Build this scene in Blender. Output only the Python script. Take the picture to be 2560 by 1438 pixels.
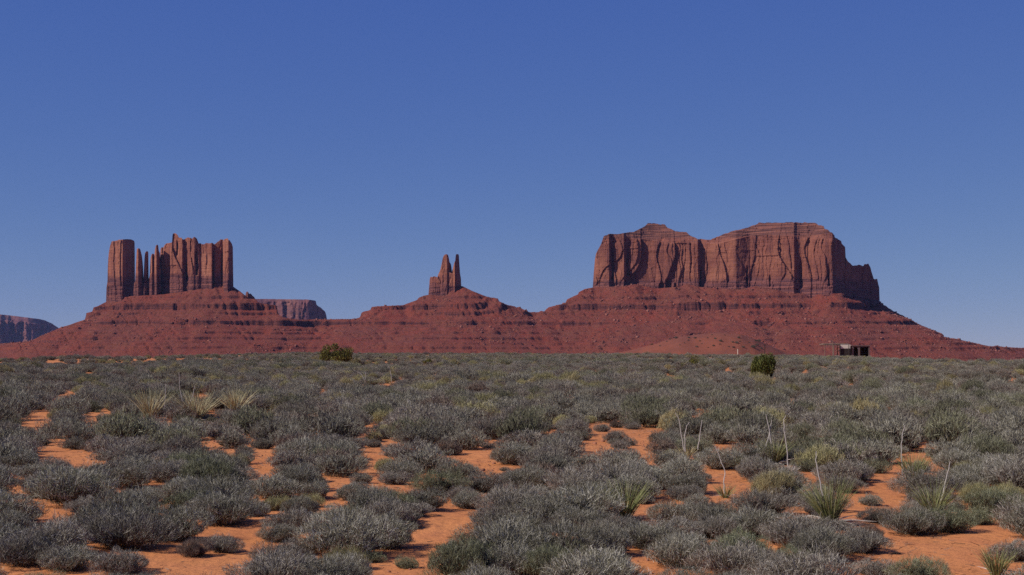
import bpy, math, random
import numpy as np
R = math.radians
scene = bpy.context.scene
for o in list(bpy.data.objects): bpy.data.objects.remove(o)
col = scene.collection

# ------------------------------------------------------------------ camera, light, exposure
FPX, CX, Y0, HC = 3555.0, 1280.0, 870.0, 1.7      # focal length in px of the 2560 px photo, centre, horizon row, eye height
cam = bpy.data.cameras.new("camera"); camo = bpy.data.objects.new("camera", cam); col.objects.link(camo)
cam.sensor_width = 36; cam.lens = 36 * FPX / 2560
cam.shift_y = (Y0 - 719) / 2560
camo.location = (0, 0, HC); camo.rotation_euler = (R(90), 0, 0)
cam.clip_start = 0.1; cam.clip_end = 60000
scene.camera = camo
SUN_EL, SUN_A = R(40), R(18)                      # A: how far the sun stands on the camera's side of due left
world = bpy.data.worlds.new("World"); scene.world = world; world.use_nodes = True
nt = world.node_tree; nt.nodes.clear()
sky = nt.nodes.new("ShaderNodeTexSky"); sky.sky_type = 'NISHITA'; sky.sun_disc = False
sky.sun_elevation = SUN_EL; sky.sun_rotation = math.pi * 1.5 - SUN_A
sky.altitude = 1700; sky.air_density = 0.6; sky.dust_density = 0.0; sky.ozone_density = 6.0
# colour grade of the sky, per channel: out = k * in ** g  (deep blue, gently graded as the camera recorded it)
sep = nt.nodes.new("ShaderNodeSeparateColor"); cmb = nt.nodes.new("ShaderNodeCombineColor"); nt.links.new(sky.outputs[0], sep.inputs[0])
for i_, (k_, g_) in enumerate(((5.2, 0.84), (4.3, 0.66), (4.85, 0.20))):
    d_ = nt.nodes.new("ShaderNodeMath"); d_.operation = 'MULTIPLY'; d_.inputs[1].default_value = 0.1
    p_ = nt.nodes.new("ShaderNodeMath"); p_.operation = 'POWER'; p_.inputs[1].default_value = g_
    m_ = nt.nodes.new("ShaderNodeMath"); m_.operation = 'MULTIPLY'; m_.inputs[1].default_value = k_
    nt.links.new(sep.outputs[i_], d_.inputs[0]); nt.links.new(d_.outputs[0], p_.inputs[0]); nt.links.new(p_.outputs[0], m_.inputs[0]); nt.links.new(m_.outputs[0], cmb.inputs[i_])
bg = nt.nodes.new("ShaderNodeBackground"); bg.inputs[1].default_value = 0.10
wo = nt.nodes.new("ShaderNodeOutputWorld")
nt.links.new(cmb.outputs[0], bg.inputs[0]); nt.links.new(bg.outputs[0], wo.inputs[0])
sl = bpy.data.lights.new("sun", 'SUN'); sl.energy = 4.9; sl.angle = R(0.5); sl.color = (1, 0.93, 0.84)
so = bpy.data.objects.new("sun", sl); col.objects.link(so)
from mathutils import Vector
sv = Vector((-math.cos(SUN_EL) * math.cos(SUN_A), -math.cos(SUN_EL) * math.sin(SUN_A), math.sin(SUN_EL)))
so.rotation_euler = sv.to_track_quat('Z', 'Y').to_euler(); so.location = (-50, -20, 60)
vs = scene.view_settings; vs.view_transform = 'Standard'; vs.look = 'None'; vs.gamma = 1; vs.use_curve_mapping = False
vs.exposure = 0.0
scene.cycles.max_bounces = 5; scene.cycles.diffuse_bounces = 3; scene.cycles.volume_bounces = 0
scene.cycles.use_denoising = False

# ------------------------------------------------------------------ noise
rng = np.random.default_rng(7)
LUT = rng.random((256, 256)).astype(np.float64)
def vnoise(x, y, s=0):
    x = np.asarray(x, float) + s * 17.37; y = np.asarray(y, float) + s * 41.91
    xi = np.floor(x).astype(int); yi = np.floor(y).astype(int)
    fx = x - xi; fy = y - yi; fx = fx * fx * (3 - 2 * fx); fy = fy * fy * (3 - 2 * fy)
    a = LUT[xi & 255, yi & 255]; b = LUT[(xi + 1) & 255, yi & 255]; c = LUT[xi & 255, (yi + 1) & 255]; d = LUT[(xi + 1) & 255, (yi + 1) & 255]
    return (a + (b - a) * fx) * (1 - fy) + (c + (d - c) * fx) * fy
def fbm(x, y, s=0, o=4, g=0.5):
    t = 0; a = 1; n = 0
    for k in range(o):
        t = t + a * vnoise(x * 2 ** k, y * 2 ** k, s + k * 3); n += a; a *= g
    return t / n - 0.5
def hsh(i, s=0):
    i = np.asarray(i).astype(int)
    return LUT[(i * 7 + s * 31) & 255, (i * 13 + (i >> 5) + s * 57) & 255]
def sstep(a, b, x):
    t = np.clip((x - a) / (b - a), 0, 1); return t * t * (3 - 2 * t)

# ------------------------------------------------------------------ scene helpers
def mesh_np(name, V, F, mat, inner=None):
    """V (n,3), F (m,k) uniform faces -> mesh"""
    me = bpy.data.meshes.new(name); V = np.asarray(V, np.float32); F = np.asarray(F, np.int32)
    me.vertices.add(len(V)); me.vertices.foreach_set("co", V.ravel())
    k = F.shape[1]; me.loops.add(F.size); me.loops.foreach_set("vertex_index", F.ravel())
    me.polygons.add(len(F)); me.polygons.foreach_set("loop_start", np.arange(len(F), dtype=np.int32) * k)
    me.update(calc_edges=True); me.validate(); me.materials.append(mat)
    if inner is not None:
        me.materials.append(inner[0]); mi = np.zeros(len(me.polygons), np.int32); mi[inner[1]:] = 1; me.polygons.foreach_set("material_index", mi)
    return me
def obj(name, data, parent=None):
    o = bpy.data.objects.new(name, data); col.objects.link(o); o.parent = parent; return o
def tag(o, label=None, cat=None, group=None, kind=None):
    if label: o["label"] = label
    if cat: o["category"] = cat
    if group: o["group"] = group
    if kind: o["kind"] = kind
    return o
def smooth(me, ang=None):
    me.polygons.foreach_set("use_smooth", np.ones(len(me.polygons), bool))
def gridfaces(nr, nc):
    i = np.arange(nr - 1)[:, None] * nc + np.arange(nc - 1)[None, :]
    return np.stack([i, i + 1, i + nc + 1, i + nc], -1).reshape(-1, 4)
class MB:
    def __init__(s): s.v = []; s.f = []
    def box(s, c, d, rz=0):
        n = len(s.v); ca, sa = math.cos(rz), math.sin(rz)
        for z in (-1, 1):
            for x, y in ((-1, -1), (1, -1), (1, 1), (-1, 1)):
                X, Y = x * d[0] / 2, y * d[1] / 2
                s.v.append((c[0] + X * ca - Y * sa, c[1] + X * sa + Y * ca, c[2] + z * d[2] / 2))
        s.f += [tuple(n + i for i in q) for q in ((0, 3, 2, 1), (4, 5, 6, 7), (0, 1, 5, 4), (1, 2, 6, 5), (2, 3, 7, 6), (3, 0, 4, 7))]
    def tube(s, pts, rad, k=6):
        n = len(s.v); pts = [Vector(p) for p in pts]
        for i, p in enumerate(pts):
            d = (pts[min(i + 1, len(pts) - 1)] - pts[max(i - 1, 0)]).normalized()
            u = d.cross(Vector((0.3, 1, 0.1))).normalized(); w = d.cross(u)
            r = rad[i] if isinstance(rad, (list, tuple)) else rad
            for j in range(k):
                a = 2 * math.pi * j / k; s.v.append(tuple(p + (u * math.cos(a) + w * math.sin(a)) * r))
        for i in range(len(pts) - 1):
            for j in range(k):
                a = n + i * k + j; b = n + i * k + (j + 1) % k; s.f.append((a, b, b + k, a + k))
        s.f.append(tuple(n + j for j in range(k))[::-1]); s.f.append(tuple(n + (len(pts) - 1) * k + j for j in range(k)))
    def build(s, name, mat, parent=None):
        me = bpy.data.meshes.new(name); me.from_pydata(s.v, [], s.f); me.update(); me.materials.append(mat)
        return obj(name, me, parent)

# ------------------------------------------------------------------ materials
class NT:
    def __init__(s, name, rough=0.95, spec=0.1):
        s.m = bpy.data.materials.new(name); s.m.use_nodes = True; s.t = s.m.node_tree; s.b = s.t.nodes["Principled BSDF"]
        s.b.inputs["Roughness"].default_value = rough; s.b.inputs["Specular IOR Level"].default_value = spec
        s.tc = s.t.nodes.new("ShaderNodeTexCoord")
    def put(s, sock, v):
        if hasattr(v, "is_output"): s.t.links.new(v, sock)
        else: sock.default_value = v
    def noise(s, scale, sc=(1, 1, 1), detail=6, rough=0.55, vec=None, dist=0):
        mp = s.t.nodes.new("ShaderNodeMapping"); mp.inputs["Scale"].default_value = sc; s.t.links.new(vec or s.tc.outputs["Object"], mp.inputs[0])
        n = s.t.nodes.new("ShaderNodeTexNoise"); n.inputs["Scale"].default_value = scale; n.inputs["Detail"].default_value = detail
        n.inputs["Roughness"].default_value = rough; n.inputs["Distortion"].default_value = dist
        s.t.links.new(mp.outputs[0], n.inputs["Vector"]); return n.outputs["Fac"]
    def ramp(s, fac, stops):
        r = s.t.nodes.new("ShaderNodeValToRGB"); s.t.links.new(fac, r.inputs[0]); e = r.color_ramp.elements
        while len(e) < len(stops): e.new(0.5)
        for k, (p, c) in enumerate(stops):
            e[k].position = p; e[k].color = (c, c, c, 1) if isinstance(c, (int, float)) else (*c, 1)
        return r.outputs[0]
    def mix(s, fac, a, b, mode='MIX'):
        m = s.t.nodes.new("ShaderNodeMix"); m.data_type = 'RGBA'; m.blend_type = mode; m.clamp_factor = True
        s.put(m.inputs[0], fac); s.put(m.inputs[6], (*a, 1) if isinstance(a, tuple) else a); s.put(m.inputs[7], (*b, 1) if isinstance(b, tuple) else b)
        return m.outputs[2]
    def math(s, op, a, b=0.0):
        m = s.t.nodes.new("ShaderNodeMath"); m.operation = op; s.put(m.inputs[0], a); s.put(m.inputs[1], b); return m.outputs[0]
    def z(s):
        x = s.t.nodes.new("ShaderNodeSeparateXYZ"); s.t.links.new(s.tc.outputs["Object"], x.inputs[0]); return x.outputs[2]
    def maprange(s, v, a, b):
        m = s.t.nodes.new("ShaderNodeMapRange"); s.put(m.inputs[0], v); m.inputs[1].default_value = a; m.inputs[2].default_value = b; return m.outputs[0]
    def nz(s):
        g = s.t.nodes.new("ShaderNodeNewGeometry"); x = s.t.nodes.new("ShaderNodeSeparateXYZ"); s.t.links.new(g.outputs["Normal"], x.inputs[0]); return x.outputs[2]
    def color(s, c): s.put(s.b.inputs["Base Color"], (*c, 1) if isinstance(c, tuple) else c); return s
    def bump(s, h, dist, strength=1.0):
        b = s.t.nodes.new("ShaderNodeBump"); b.inputs["Distance"].default_value = dist; b.inputs["Strength"].default_value = strength
        s.t.links.new(h, b.inputs["Height"]); s.t.links.new(b.outputs[0], s.b.inputs["Normal"]); return s

def rock_mat(name, base, dark, pale, zdark=None, beds=0.25, scale=1.0):
    m = NT(name)
    streak = m.noise(0.09 * scale, (1, 1, 0.12), 7, 0.6)                    # desert varnish runs down the wall
    blot = m.noise(0.022 * scale, (1, 1, 0.7), 5)
    fine = m.noise(0.5 * scale, (1, 1, 0.5), 5, 0.7)
    bed = m.noise(0.12 * scale, (0.05, 0.05, 1.6), 4, 0.6)
    c = m.mix(m.ramp(streak, [(0.40, 0), (0.62, 1)]), base, dark)
    c = m.mix(m.ramp(blot, [(0.46, 0), (0.66, 0.75)]), c, pale)
    c = m.mix(beds, c, m.ramp(bed, [(0.35, 0.45), (0.5, 1.0), (0.62, 0.62)]), 'MULTIPLY')
    if zdark:                                                              # thin purple-brown beds under the massive sandstone
        zz = m.math('ADD', m.z(), m.math('MULTIPLY', m.math('SUBTRACT', blot, 0.5), 22.0))
        f = m.ramp(m.maprange(zz, zdark[1] - 6, zdark[1] + 6), [(0.1, 1), (0.9, 0)])
        thin = m.noise(0.30 * scale, (0.06, 0.06, 2.0), 3, 0.5)
        pc = m.mix(m.ramp(thin, [(0.42, 0), (0.58, 1)]), zdark[2], zdark[3])
        c = m.mix(f, c, pc)
        if len(zdark) > 4 and zdark[4] is not None:
            top = m.ramp(m.maprange(zz, zdark[4] - 6, zdark[4] + 6), [(0.3, 0), (0.7, 1)])
            capc = m.mix(m.ramp(thin, [(0.40, 0), (0.60, 1)]), (0.065, 0.028, 0.025), (0.21, 0.083, 0.060))
            c = m.mix(top, c, capc)
    c = m.mix(0.5, c, m.ramp(fine, [(0.25, 0.55), (0.55, 1.1), (0.8, 1.25)]), 'MULTIPLY')
    m.color(c)
    h = m.math('ADD', m.math('MULTIPLY', fine, 1.0), m.math('MULTIPLY', bed, 0.8))
    m.bump(h, 2.2 / scale, 0.8)
    return m.m

# ------------------------------------------------------------------ picture <-> place
def pz(py, y): return HC + (Y0 - py) / FPX * y
def pxx(px, y): return (px - CX) / FPX * y
EDGE = np.array([(-900, 915), (-200, 900), (0, 897), (120, 895), (300, 889), (500, 885), (750, 883.5), (1300, 883.5), (1600, 885), (1950, 885), (2150, 887), (2300, 893), (2560, 901), (2800, 905), (3500, 915)], float)
def crest(px): return 1.32 * FPX / (np.interp(px, EDGE[:, 0], EDGE[:, 1]) - Y0)
def ground(x, y):
    x = np.asarray(x, float); y = np.asarray(y, float)
    yy = np.maximum(y, 20.0); px = CX + FPX * x / yy; d = np.hypot(x, y)
    D = crest(px); e = np.maximum(d - D, 0); e = np.where(y > 20, e, np.maximum(d - 200, 0))
    z = -32 * (1 - np.exp(-(e / 420) ** 1.3))
    z = z + 0.22 * fbm(x / 14, y / 14, 3, 3) * sstep(8, 30, d) + 0.9 * fbm(x / 38, y / 60, 9, 3) * sstep(60, 180, d) + 0.10 * fbm(x / 2.2, y / 2.2, 5, 3)
    return z
def on_ground(px, py, lift=0.0):
    """the point of the plain seen at a pixel"""
    y = HC * FPX / max(py - Y0, 3.0)
    for _ in range(12):
        g = float(ground(pxx(px, y), y)); y = 0.5 * y + 0.5 * (HC - g) * FPX / max(py - Y0, 3.0)
    return pxx(px, y), y, float(ground(pxx(px, y), y))

# ------------------------------------------------------------------ ground sheet
def ground_mat():
    m = NT("red_sand")
    big = m.noise(0.35, detail=4); med = m.noise(2.5, detail=6); fine = m.noise(28, detail=6, rough=0.7); peb = m.noise(9, detail=2)
    c = m.mix(m.ramp(big, [(0.35, 0), (0.65, 1)]), (0.48, 0.182, 0.064), (0.58, 0.235, 0.088))
    c = m.mix(m.ramp(med, [(0.35, 0.0), (0.7, 0.5)]), c, (0.40, 0.14, 0.068))
    c = m.mix(m.ramp(peb, [(0.64, 0), (0.70, 0.7)]), c, (0.26, 0.10, 0.06))
    c = m.mix(0.6, c, m.ramp(fine, [(0.3, 0.72), (0.6, 1.08)]), 'MULTIPLY')
    far = m.noise(0.012, detail=6)
    sp = m.t.nodes.new("ShaderNodeSeparateXYZ"); m.t.links.new(m.tc.outputs["Object"], sp.inputs[0])
    ff = m.maprange(sp.outputs[1], 450, 1100)
    c = m.mix(ff, c, m.mix(m.ramp(far, [(0.4, 0), (0.6, 1)]), (0.30, 0.10, 0.07), (0.22, 0.12, 0.09)))
    m.color(c)
    h = m.math('ADD', m.math('MULTIPLY', med, 1.0), m.math('ADD', m.math('MULTIPLY', fine, 0.22), m.math('MULTIPLY', peb, 0.4)))
    m.bump(h, 0.05, 0.9)
    return m.m
def nonuni(a, b, n, k):
    u = np.linspace(-1, 1, n) if a < 0 else np.linspace(0, 1, n)
    return np.sinh(k * u) / math.sinh(k) * b
gx = nonuni(-1, 30000, 520, 11.5)
gyp = 6 + (np.sinh(np.linspace(0, 1, 620) * 9.5) / math.sinh(9.5)) * 30000
gy = np.concatenate([np.array([-30000, -8000, -2000, -500, -120, -40, -15, -5, 0, 3.0]), gyp])
GX, GY = np.meshgrid(gx, gy)
GZ = ground(GX, GY)
gm = mesh_np("ground", np.stack([GX, GY, GZ], -1).reshape(-1, 3), gridfaces(len(gy), len(gx)), ground_mat()); smooth(gm)
tag(obj("ground", gm), kind="structure")

# ------------------------------------------------------------------ talus under the buttes
SKY = np.array([(-700, 880), (-300, 868), (0, 860), (75, 854), (107, 839), (150, 820), (176, 812), (189, 807), (214, 799), (216, 783), (232, 779), (234, 769), (244, 766),
    (261, 757), (300, 742), (400, 737), (470, 728), (500, 722), (545, 714), (583, 717), (602, 730), (614, 740), (637, 746), (647, 758), (691, 764), (696, 787), (708, 794), (747, 800),
    (818, 799), (885, 798), (900, 794), (905, 778), (933, 767), (1008, 763), (1041, 751), (1046, 745), (1071, 736), (1100, 726), (1155, 715), (1181, 728), (1219, 743),
    (1246, 747), (1246.5, 753), (1267, 763), (1301, 769), (1309, 775), (1345, 776), (1370, 769), (1400, 762), (1414, 758), (1417, 749), (1446, 736), (1447, 731),
    (1462, 723), (1482, 719), (1560, 716), (1590, 711), (1640, 722), (1700, 717), (1715, 710), (1750, 718), (1850, 724), (1890, 716), (1960, 729), (2030, 731), (2080, 724), (2120, 738), (2197, 752), (2206, 761), (2232, 778), (2257, 790), (2307, 816), (2356, 836), (2361, 845),
    (2396, 849), (2454, 862), (2476, 867), (2494, 865), (2506, 868), (2560, 871), (2800, 882), (3300, 890)], float)
YC = 2950.0
def talus_height(X, Y):
    px = CX + FPX * X / Y
    # cone field around the crest of the ridge
    cp = np.arange(-700, 3300, 14.0); cz = pz(np.interp(cp, SKY[:, 0], SKY[:, 1]), YC) + 1.0; cx = pxx(cp, YC)
    cy = np.interp(cp, [-700, 120, 255, 335, 365, 583, 700, 1000, 1065, 1155, 1250, 1400, 1482, 1700, 1900, 2062, 2092, 2150, 2200, 2260, 2360, 3300],
                       [2960, 2960, 3030, 3030, 2965, 2945, 2890, 2890, 2935, 2935, 2890, 2890, 2965, 2912, 2850, 2795, 2825, 2900, 2960, 2985, 2990, 2990])
    cz = pz(np.interp(cp, SKY[:, 0], SKY[:, 1]), cy) + 7.0; cx = pxx(cp, cy)
    warp = 26 * fbm(X / 120, Y / 300, 11, 3); Xw = X + warp
    q = np.full(X.shape, -1e9)
    for a, b, c in zip(cx, cy, cz):
        d = np.sqrt((Xw - a) ** 2 + (Y - b) ** 2 + 30) 
        q = np.maximum(q, c - 0.56 * d)
    # spurs and gullies running down the slope
    lo = 1 - 0.55 * sstep(75, 40, q)
    q += 26 * fbm(X / 95, Y / 420, 21, 3) * sstep(0, 60, 170 - q) + 9 * fbm(X / 26, Y / 90, 23, 4) + (3.6 * fbm(X / 9, Y / 9, 25, 3) + 1.8 * fbm(X / 3.5, Y / 3.5, 27, 2)) * lo
    rid = 1 - np.abs(2 * vnoise(X / 22 + 0.02 * Y, Y / 260, 29) - 1); q -= 2.2 * sstep(0.80, 1.0, rid)
    # widen the lower apron
    q = np.where(q > 58, q, 58 + (q - 58) * 0.50)
    # beds: risers at fixed heights where rubble does not bury them
    z = q.copy()
    bands = [(733, 735.5, .5), (744, 750, .38), (763, 777, .27), (781, 788, .36), (798, 800, .5), (806, 816, .27), (822.5, 826.5, .42), (833.5, 838, .28), (846.5, 851.5, .30), (859, 862, .40), (867.5, 872.5, .30)]
    dip = 5.0 * fbm(X / 600, 0 * X, 31, 2) + 3.4 * fbm(X / 75, Y / 200, 37, 3)
    for k, (t, b, cov) in enumerate(bands):
        zt, zb = pz(t, YC) + dip, pz(b, YC) + dip; w = (zt - zb) * (0.55 + 0.9 * vnoise(X / 48, 0 * X + k * 5.1, 83)); zm = (zt + zb) / 2; ext = np.maximum(1.9 * w, 8.0)
        dq = q - zm; eps = 0.35
        jump = (np.clip(dq / eps, -1, 1) - np.clip(dq / ext, -1, 1)) * w / 2       # a riser of height w, taken back over the slopes above and below
        n = vnoise(X / 70, X * 0 + k * 3.3, 40 + k) * 0.6 + vnoise(X / 19, Y / 60, 60 + k) * 0.4
        z = z + jump * sstep(cov - 0.04, cov + 0.04, n)
    per = 3.6; k = np.floor(q / per); fr = q / per - k; st = (k + sstep(0.46, 0.54, fr)) * per
    z = z + (st - q) * 0.9 * sstep(0.55, 0.62, 0.6 * vnoise(X / 55, k * 1.7, 71) + 0.4 * vnoise(X / 14, k * 0.9, 73))
    YL = 3030.0
    cap = HC + (Y0 - np.interp(px, SKY[:, 0], SKY[:, 1])) / FPX * np.minimum(Y, YL)
    cap = cap + 0.9 * fbm(X / 8, Y / 8, 33, 2) - 0.10 * np.maximum(Y - YL, 0)
    z = np.minimum(z, cap)
    z = z - 0.00 * Y
    return np.maximum(z, -34.0)
tx = np.arange(-1650, 1650.1, 2.2); ty = np.concatenate([np.arange(2330, 3260, 1.8), np.arange(3260, 3600, 14.0)])
TX, TY = np.meshgrid(tx, ty)
TZ = talus_height(TX, TY)
TZ[0, :] = -34; TZ[-1, :] = -34
def talus_at(x, y):
    i = np.clip((np.asarray(x) - tx[0]) / 2.2, 0, len(tx) - 2); j = np.clip((np.asarray(y) - ty[0]) / 1.8, 0, 510)
    i0 = i.astype(int); j0 = j.astype(int); fi = i - i0; fj = j - j0
    return (TZ[j0, i0] * (1 - fi) + TZ[j0, i0 + 1] * fi) * (1 - fj) + (TZ[j0 + 1, i0] * (1 - fi) + TZ[j0 + 1, i0 + 1] * fi) * fj
def talus_mat():
    m = NT("talus_rock")
    big = m.noise(0.010, detail=5); med = m.noise(0.07, (1, 0.5, 1), 6, 0.65); fine = m.noise(0.55, detail=5, rough=0.75)
    c = m.mix(m.ramp(big, [(0.38, 0), (0.62, 1)]), (0.205, 0.048, 0.031), (0.172, 0.051, 0.036))
    c = m.mix(m.ramp(med, [(0.45, 0), (0.68, 0.7)]), c, (0.185, 0.068, 0.043))
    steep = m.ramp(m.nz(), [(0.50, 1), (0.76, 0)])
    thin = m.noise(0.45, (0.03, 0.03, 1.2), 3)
    c = m.mix(steep, c, m.mix(m.ramp(thin, [(0.42, 0), (0.58, 1)]), (0.060, 0.023, 0.024), (0.13, 0.042, 0.034)))  # dark beds of the risers; overhang shade is also put into this colour
    low = m.ramp(m.maprange(m.math('ADD', m.z(), m.math('MULTIPLY', big, 14.0)), -10, 26), [(0.2, 1), (0.9, 0)])
    c = m.mix(m.math('MULTIPLY', low, 0.35), c, (0.205, 0.057, 0.034))
    c = m.mix(0.95, c, m.ramp(fine, [(0.30, 0.52), (0.47, 1.0), (0.70, 1.35)]), 'MULTIPLY')
    m.color(c)
    m.bump(m.math('ADD', fine, m.math('MULTIPLY', med, 1.2)), 3.2, 0.9)
    return m.m
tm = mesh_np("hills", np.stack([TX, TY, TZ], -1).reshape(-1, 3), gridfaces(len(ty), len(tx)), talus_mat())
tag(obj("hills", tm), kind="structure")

# ------------------------------------------------------------------ cliffs: closed rock masses, front wall modelled over (x, z)
def cells(x, w, s, warp=0.0):
    u = x / w + warp; i = np.floor(u); f = u - i
    j = 0.85 * (hsh(i, s + 5) - 0.5); j2 = 0.85 * (hsh(i + 1, s + 5) - 0.5)
    left = f < j; i = np.where(left, i - 1, i)
    i = np.where(f > 1 + j2, i + 1, i)
    b = 1 - (2 * np.clip(f, 0, 1) - 1) ** 2
    return hsh(i, s), b, np.clip(f, 0, 1) - 0.5, hsh(i, s + 19)
def cliff(name, sil, base_py, macro, thick, mat, parent=None, strata_py=None, cap_py=None, rib=1.0, notches=(), step=1.0, seed=0, lean=0.10, batter_top=None, vstep=1.3, rag=1.5, capslope=1.2):
    """sil: skyline [(px,py)], base_py: number or list, macro: [(px, depth)] of the wall foot"""
    sil = np.array(sil, float); sil[:, 0] = np.maximum.accumulate(sil[:, 0]) + np.arange(len(sil)) * 0.02; px0, px1 = sil[0, 0], sil[-1, 0]
    mac = np.array(macro, float); ym = float(np.mean(mac[:, 1]))
    n = max(6, int((px1 - px0) / FPX * ym / step)); px = np.linspace(px0, px1, n)
    top = np.interp(px, sil[:, 0], sil[:, 1])
    bp = np.interp(px, *np.array(base_py, float).T) if isinstance(base_py, (list, tuple)) else np.full(n, float(base_py))
    Ym = np.interp(px, mac[:, 0], mac[:, 1]); X0 = pxx(px, Ym)
    arc = np.concatenate([[0], np.cumsum(np.hypot(np.diff(X0), np.diff(Ym)))]) + X0[0]
    zt = pz(top, Ym) + rag * (hsh(np.floor(X0 / 5.5 + 0.5 * np.sin(X0 / 9)), seed) - 0.6) + 0.8 * fbm(X0 / 3, X0 * 0, seed, 2); zb = pz(bp, Ym) - 30
    zt = np.maximum(zt, zb + 2)
    m = max(8, int((zt.max() - zb.min()) / vstep)); v = np.linspace(0, 1, m)[:, None]
    Z = zb[None] + v * (zt - zb)[None]; A = np.broadcast_to(arc[None], Z.shape); 
    off = np.zeros_like(Z)
    for w, amp, ph in ((62, 13, 120), (25, 6.0, 60), (9, 2.2, 30), (3.8, 0.9, 14)):
        wp = 0.8 * (vnoise(A / (w * 1.2), Z / (w * 1.6), seed + w) - 0.5) + 0.35 * (vnoise(A / w, Z / (w * 0.9), seed + w + 3) - 0.5)
        wp = wp + 0.9 * (vnoise(A / 90, Z / 110, seed + w + 7) - 0.5) * (40 / w) ** 0.5
        h, b, fx, ht = cells(A, w, seed + int(w), wp)
        zi = Z / ph + 3 * h; hz = hsh(np.floor(zi) + np.floor(A / w + wp) * 17, seed + 9)
        off += rib * amp * ((h - 0.5) + 0.55 * (hz - 0.5) * sstep(0.0, 0.14, np.abs((zi % 1) - 0.5) + 0.07) - 0.12 * (b - 0.5) + 1.8 * (ht - 0.28) * -fx)
    off += rib * 3 * fbm(A / 14, Z / 30, seed + 2, 4)
    if strata_py is not None:                                  # thin bedded foot of the wall: stepped out ledges, many small cracks
        zs = pz(strata_py, ym) + 4 * fbm(A / 60, A * 0, seed + 8, 2)
        low = sstep(0, 5, zs - Z); per = 3.4
        zz = Z + 0.8 * fbm(A / 40, Z / 50, seed + 6, 2); k = np.floor(zz / per)
        led = (hsh(k, seed) - 0.5) * 1.8 - np.maximum(zs - Z, 0) * 0.13
        h2, b2, _, _ = cells(A, 4.2, seed + 77, 0.6 * (hsh(k, seed + 3)))
        off = off * (1 - 0.45 * low) + low * (led + 1.9 * (h2 - 0.5) - 0.8 * (b2 - 0.5))
    if cap_py is not None:                                     # layered slope above the rim
        cp = np.interp(px, *np.array(cap_py, float).T)[None]; zc = pz(cp, Ym[None]) + 2.5 * fbm(A / 18, A * 0, seed + 12, 3)
        up = np.maximum(Z - zc, 0); per = 5.2; k = up / per; fr = k - np.floor(k); hk = hsh(np.floor(k), seed + 4)
        stepz = (np.floor(k) + np.where(fr < 0.62, 0.12 * fr / 0.62, 0.12 + 0.88 * (fr - 0.62) / 0.38)) * per
        h3, b3, _, _ = cells(A, 9, seed + 61, hk * 3)
        fade = sstep(0, 6, up)
        off = off * (1 - 0.75 * fade) + stepz * capslope + fade * (3.0 * (h3 - 0.5) + 5 * fbm(A / 30, up / 20, seed + 17, 3))
    off += lean * (Z - zb[None])
    for (npx, half, depth, z0, z1) in notches:
        a0 = np.interp(npx, px, arc); hw = half / FPX * ym; d = np.abs(A - a0 + 3 * fbm(Z / 18, Z * 0, seed + int(npx), 2))
        off += depth * sstep(1.0, 0.35, d / (hw * (0.45 + 1.1 * vnoise(Z / 9, Z * 0 + npx, seed)))) * sstep(z1, z1 + 0.45 * (z0 - z1), pz(0, ym) * 0 + (Y0 - (Z - HC) / ym * FPX) * 1.0) * sstep(z0, z0 - 6, (Y0 - (Z - HC) / ym * FPX))
    th = np.interp(px, *np.array(thick, float).T) if isinstance(thick, (list, tuple)) else np.full(n, float(thick))
    edge = np.minimum(np.arange(n), n - 1 - np.arange(n)) * (px1 - px0) / n / FPX * ym
    off = off - np.minimum(off.min(), 0) * 0
    # the two ends turn the corner
    er = np.minimum(th * 0.25, 14); rnd = er * (1 - np.sqrt(1 - (1 - np.clip(edge / np.maximum(er, 1), 0, 1)) ** 2))
    Yf = Ym[None] + off + rnd[None]
    Yb = np.maximum(Yf + 3, Ym[None] + th[None] - 0.10 * (Z - zb[None]) - rnd[None] + 6 * fbm(A / 20, Z / 40, seed + 30, 3))
    Xg = np.broadcast_to(X0[None], Z.shape) + 1.0 * rib * fbm(Z / 7, A / 30, seed + 44, 3)
    kf = Yf / Ym[None]; kb = Yb / Ym[None]
    F1 = np.stack([Xg * kf, Yf, HC + (Z - HC) * kf], -1); B1 = np.stack([Xg * kb, Yb, HC + (Z - HC) * kf], -1)
    rt = F1[-1] * 0.5 + B1[-1] * 0.5; rt = rt.copy(); rt[:, 2] += 0.2
    V = np.concatenate([F1, rt[None], B1[::-1]], 0); nr = V.shape[0]
    faces = gridfaces(nr, n)
    # ends
    ends = []
    for c in (0, n - 1):
        for r in range(m - 1):
            a, b2_, c2, d2 = r * n + c, (r + 1) * n + c, (nr - 2 - r) * n + c, (nr - 1 - r) * n + c
            ends.append((d2, c2, b2_, a) if c == 0 else (a, b2_, c2, d2))
    me = mesh_np(name, V.reshape(-1, 3), np.concatenate([faces, np.array(ends)]), mat)
    return obj(name, me, parent)

Z_ = lambda py: pz(py, 2950)
PUR1, PUR2 = (0.085, 0.034, 0.036), (0.19, 0.070, 0.056)
castle_mat = rock_mat("castle_sandstone", (0.30, 0.110, 0.068), (0.18, 0.065, 0.049), (0.38, 0.158, 0.097), (0, Z_(688), PUR1, PUR2))
throne_mat = rock_mat("spire_sandstone", (0.26, 0.091, 0.058), (0.155, 0.056, 0.043), (0.34, 0.139, 0.084), (0, Z_(712), PUR1, PUR2))
mesa_mat = rock_mat("mesa_sandstone", (0.235, 0.083, 0.054), (0.140, 0.051, 0.041), (0.31, 0.122, 0.074), (0, Z_(702), PUR1, PUR2, Z_(600)), beds=0.4)

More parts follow.
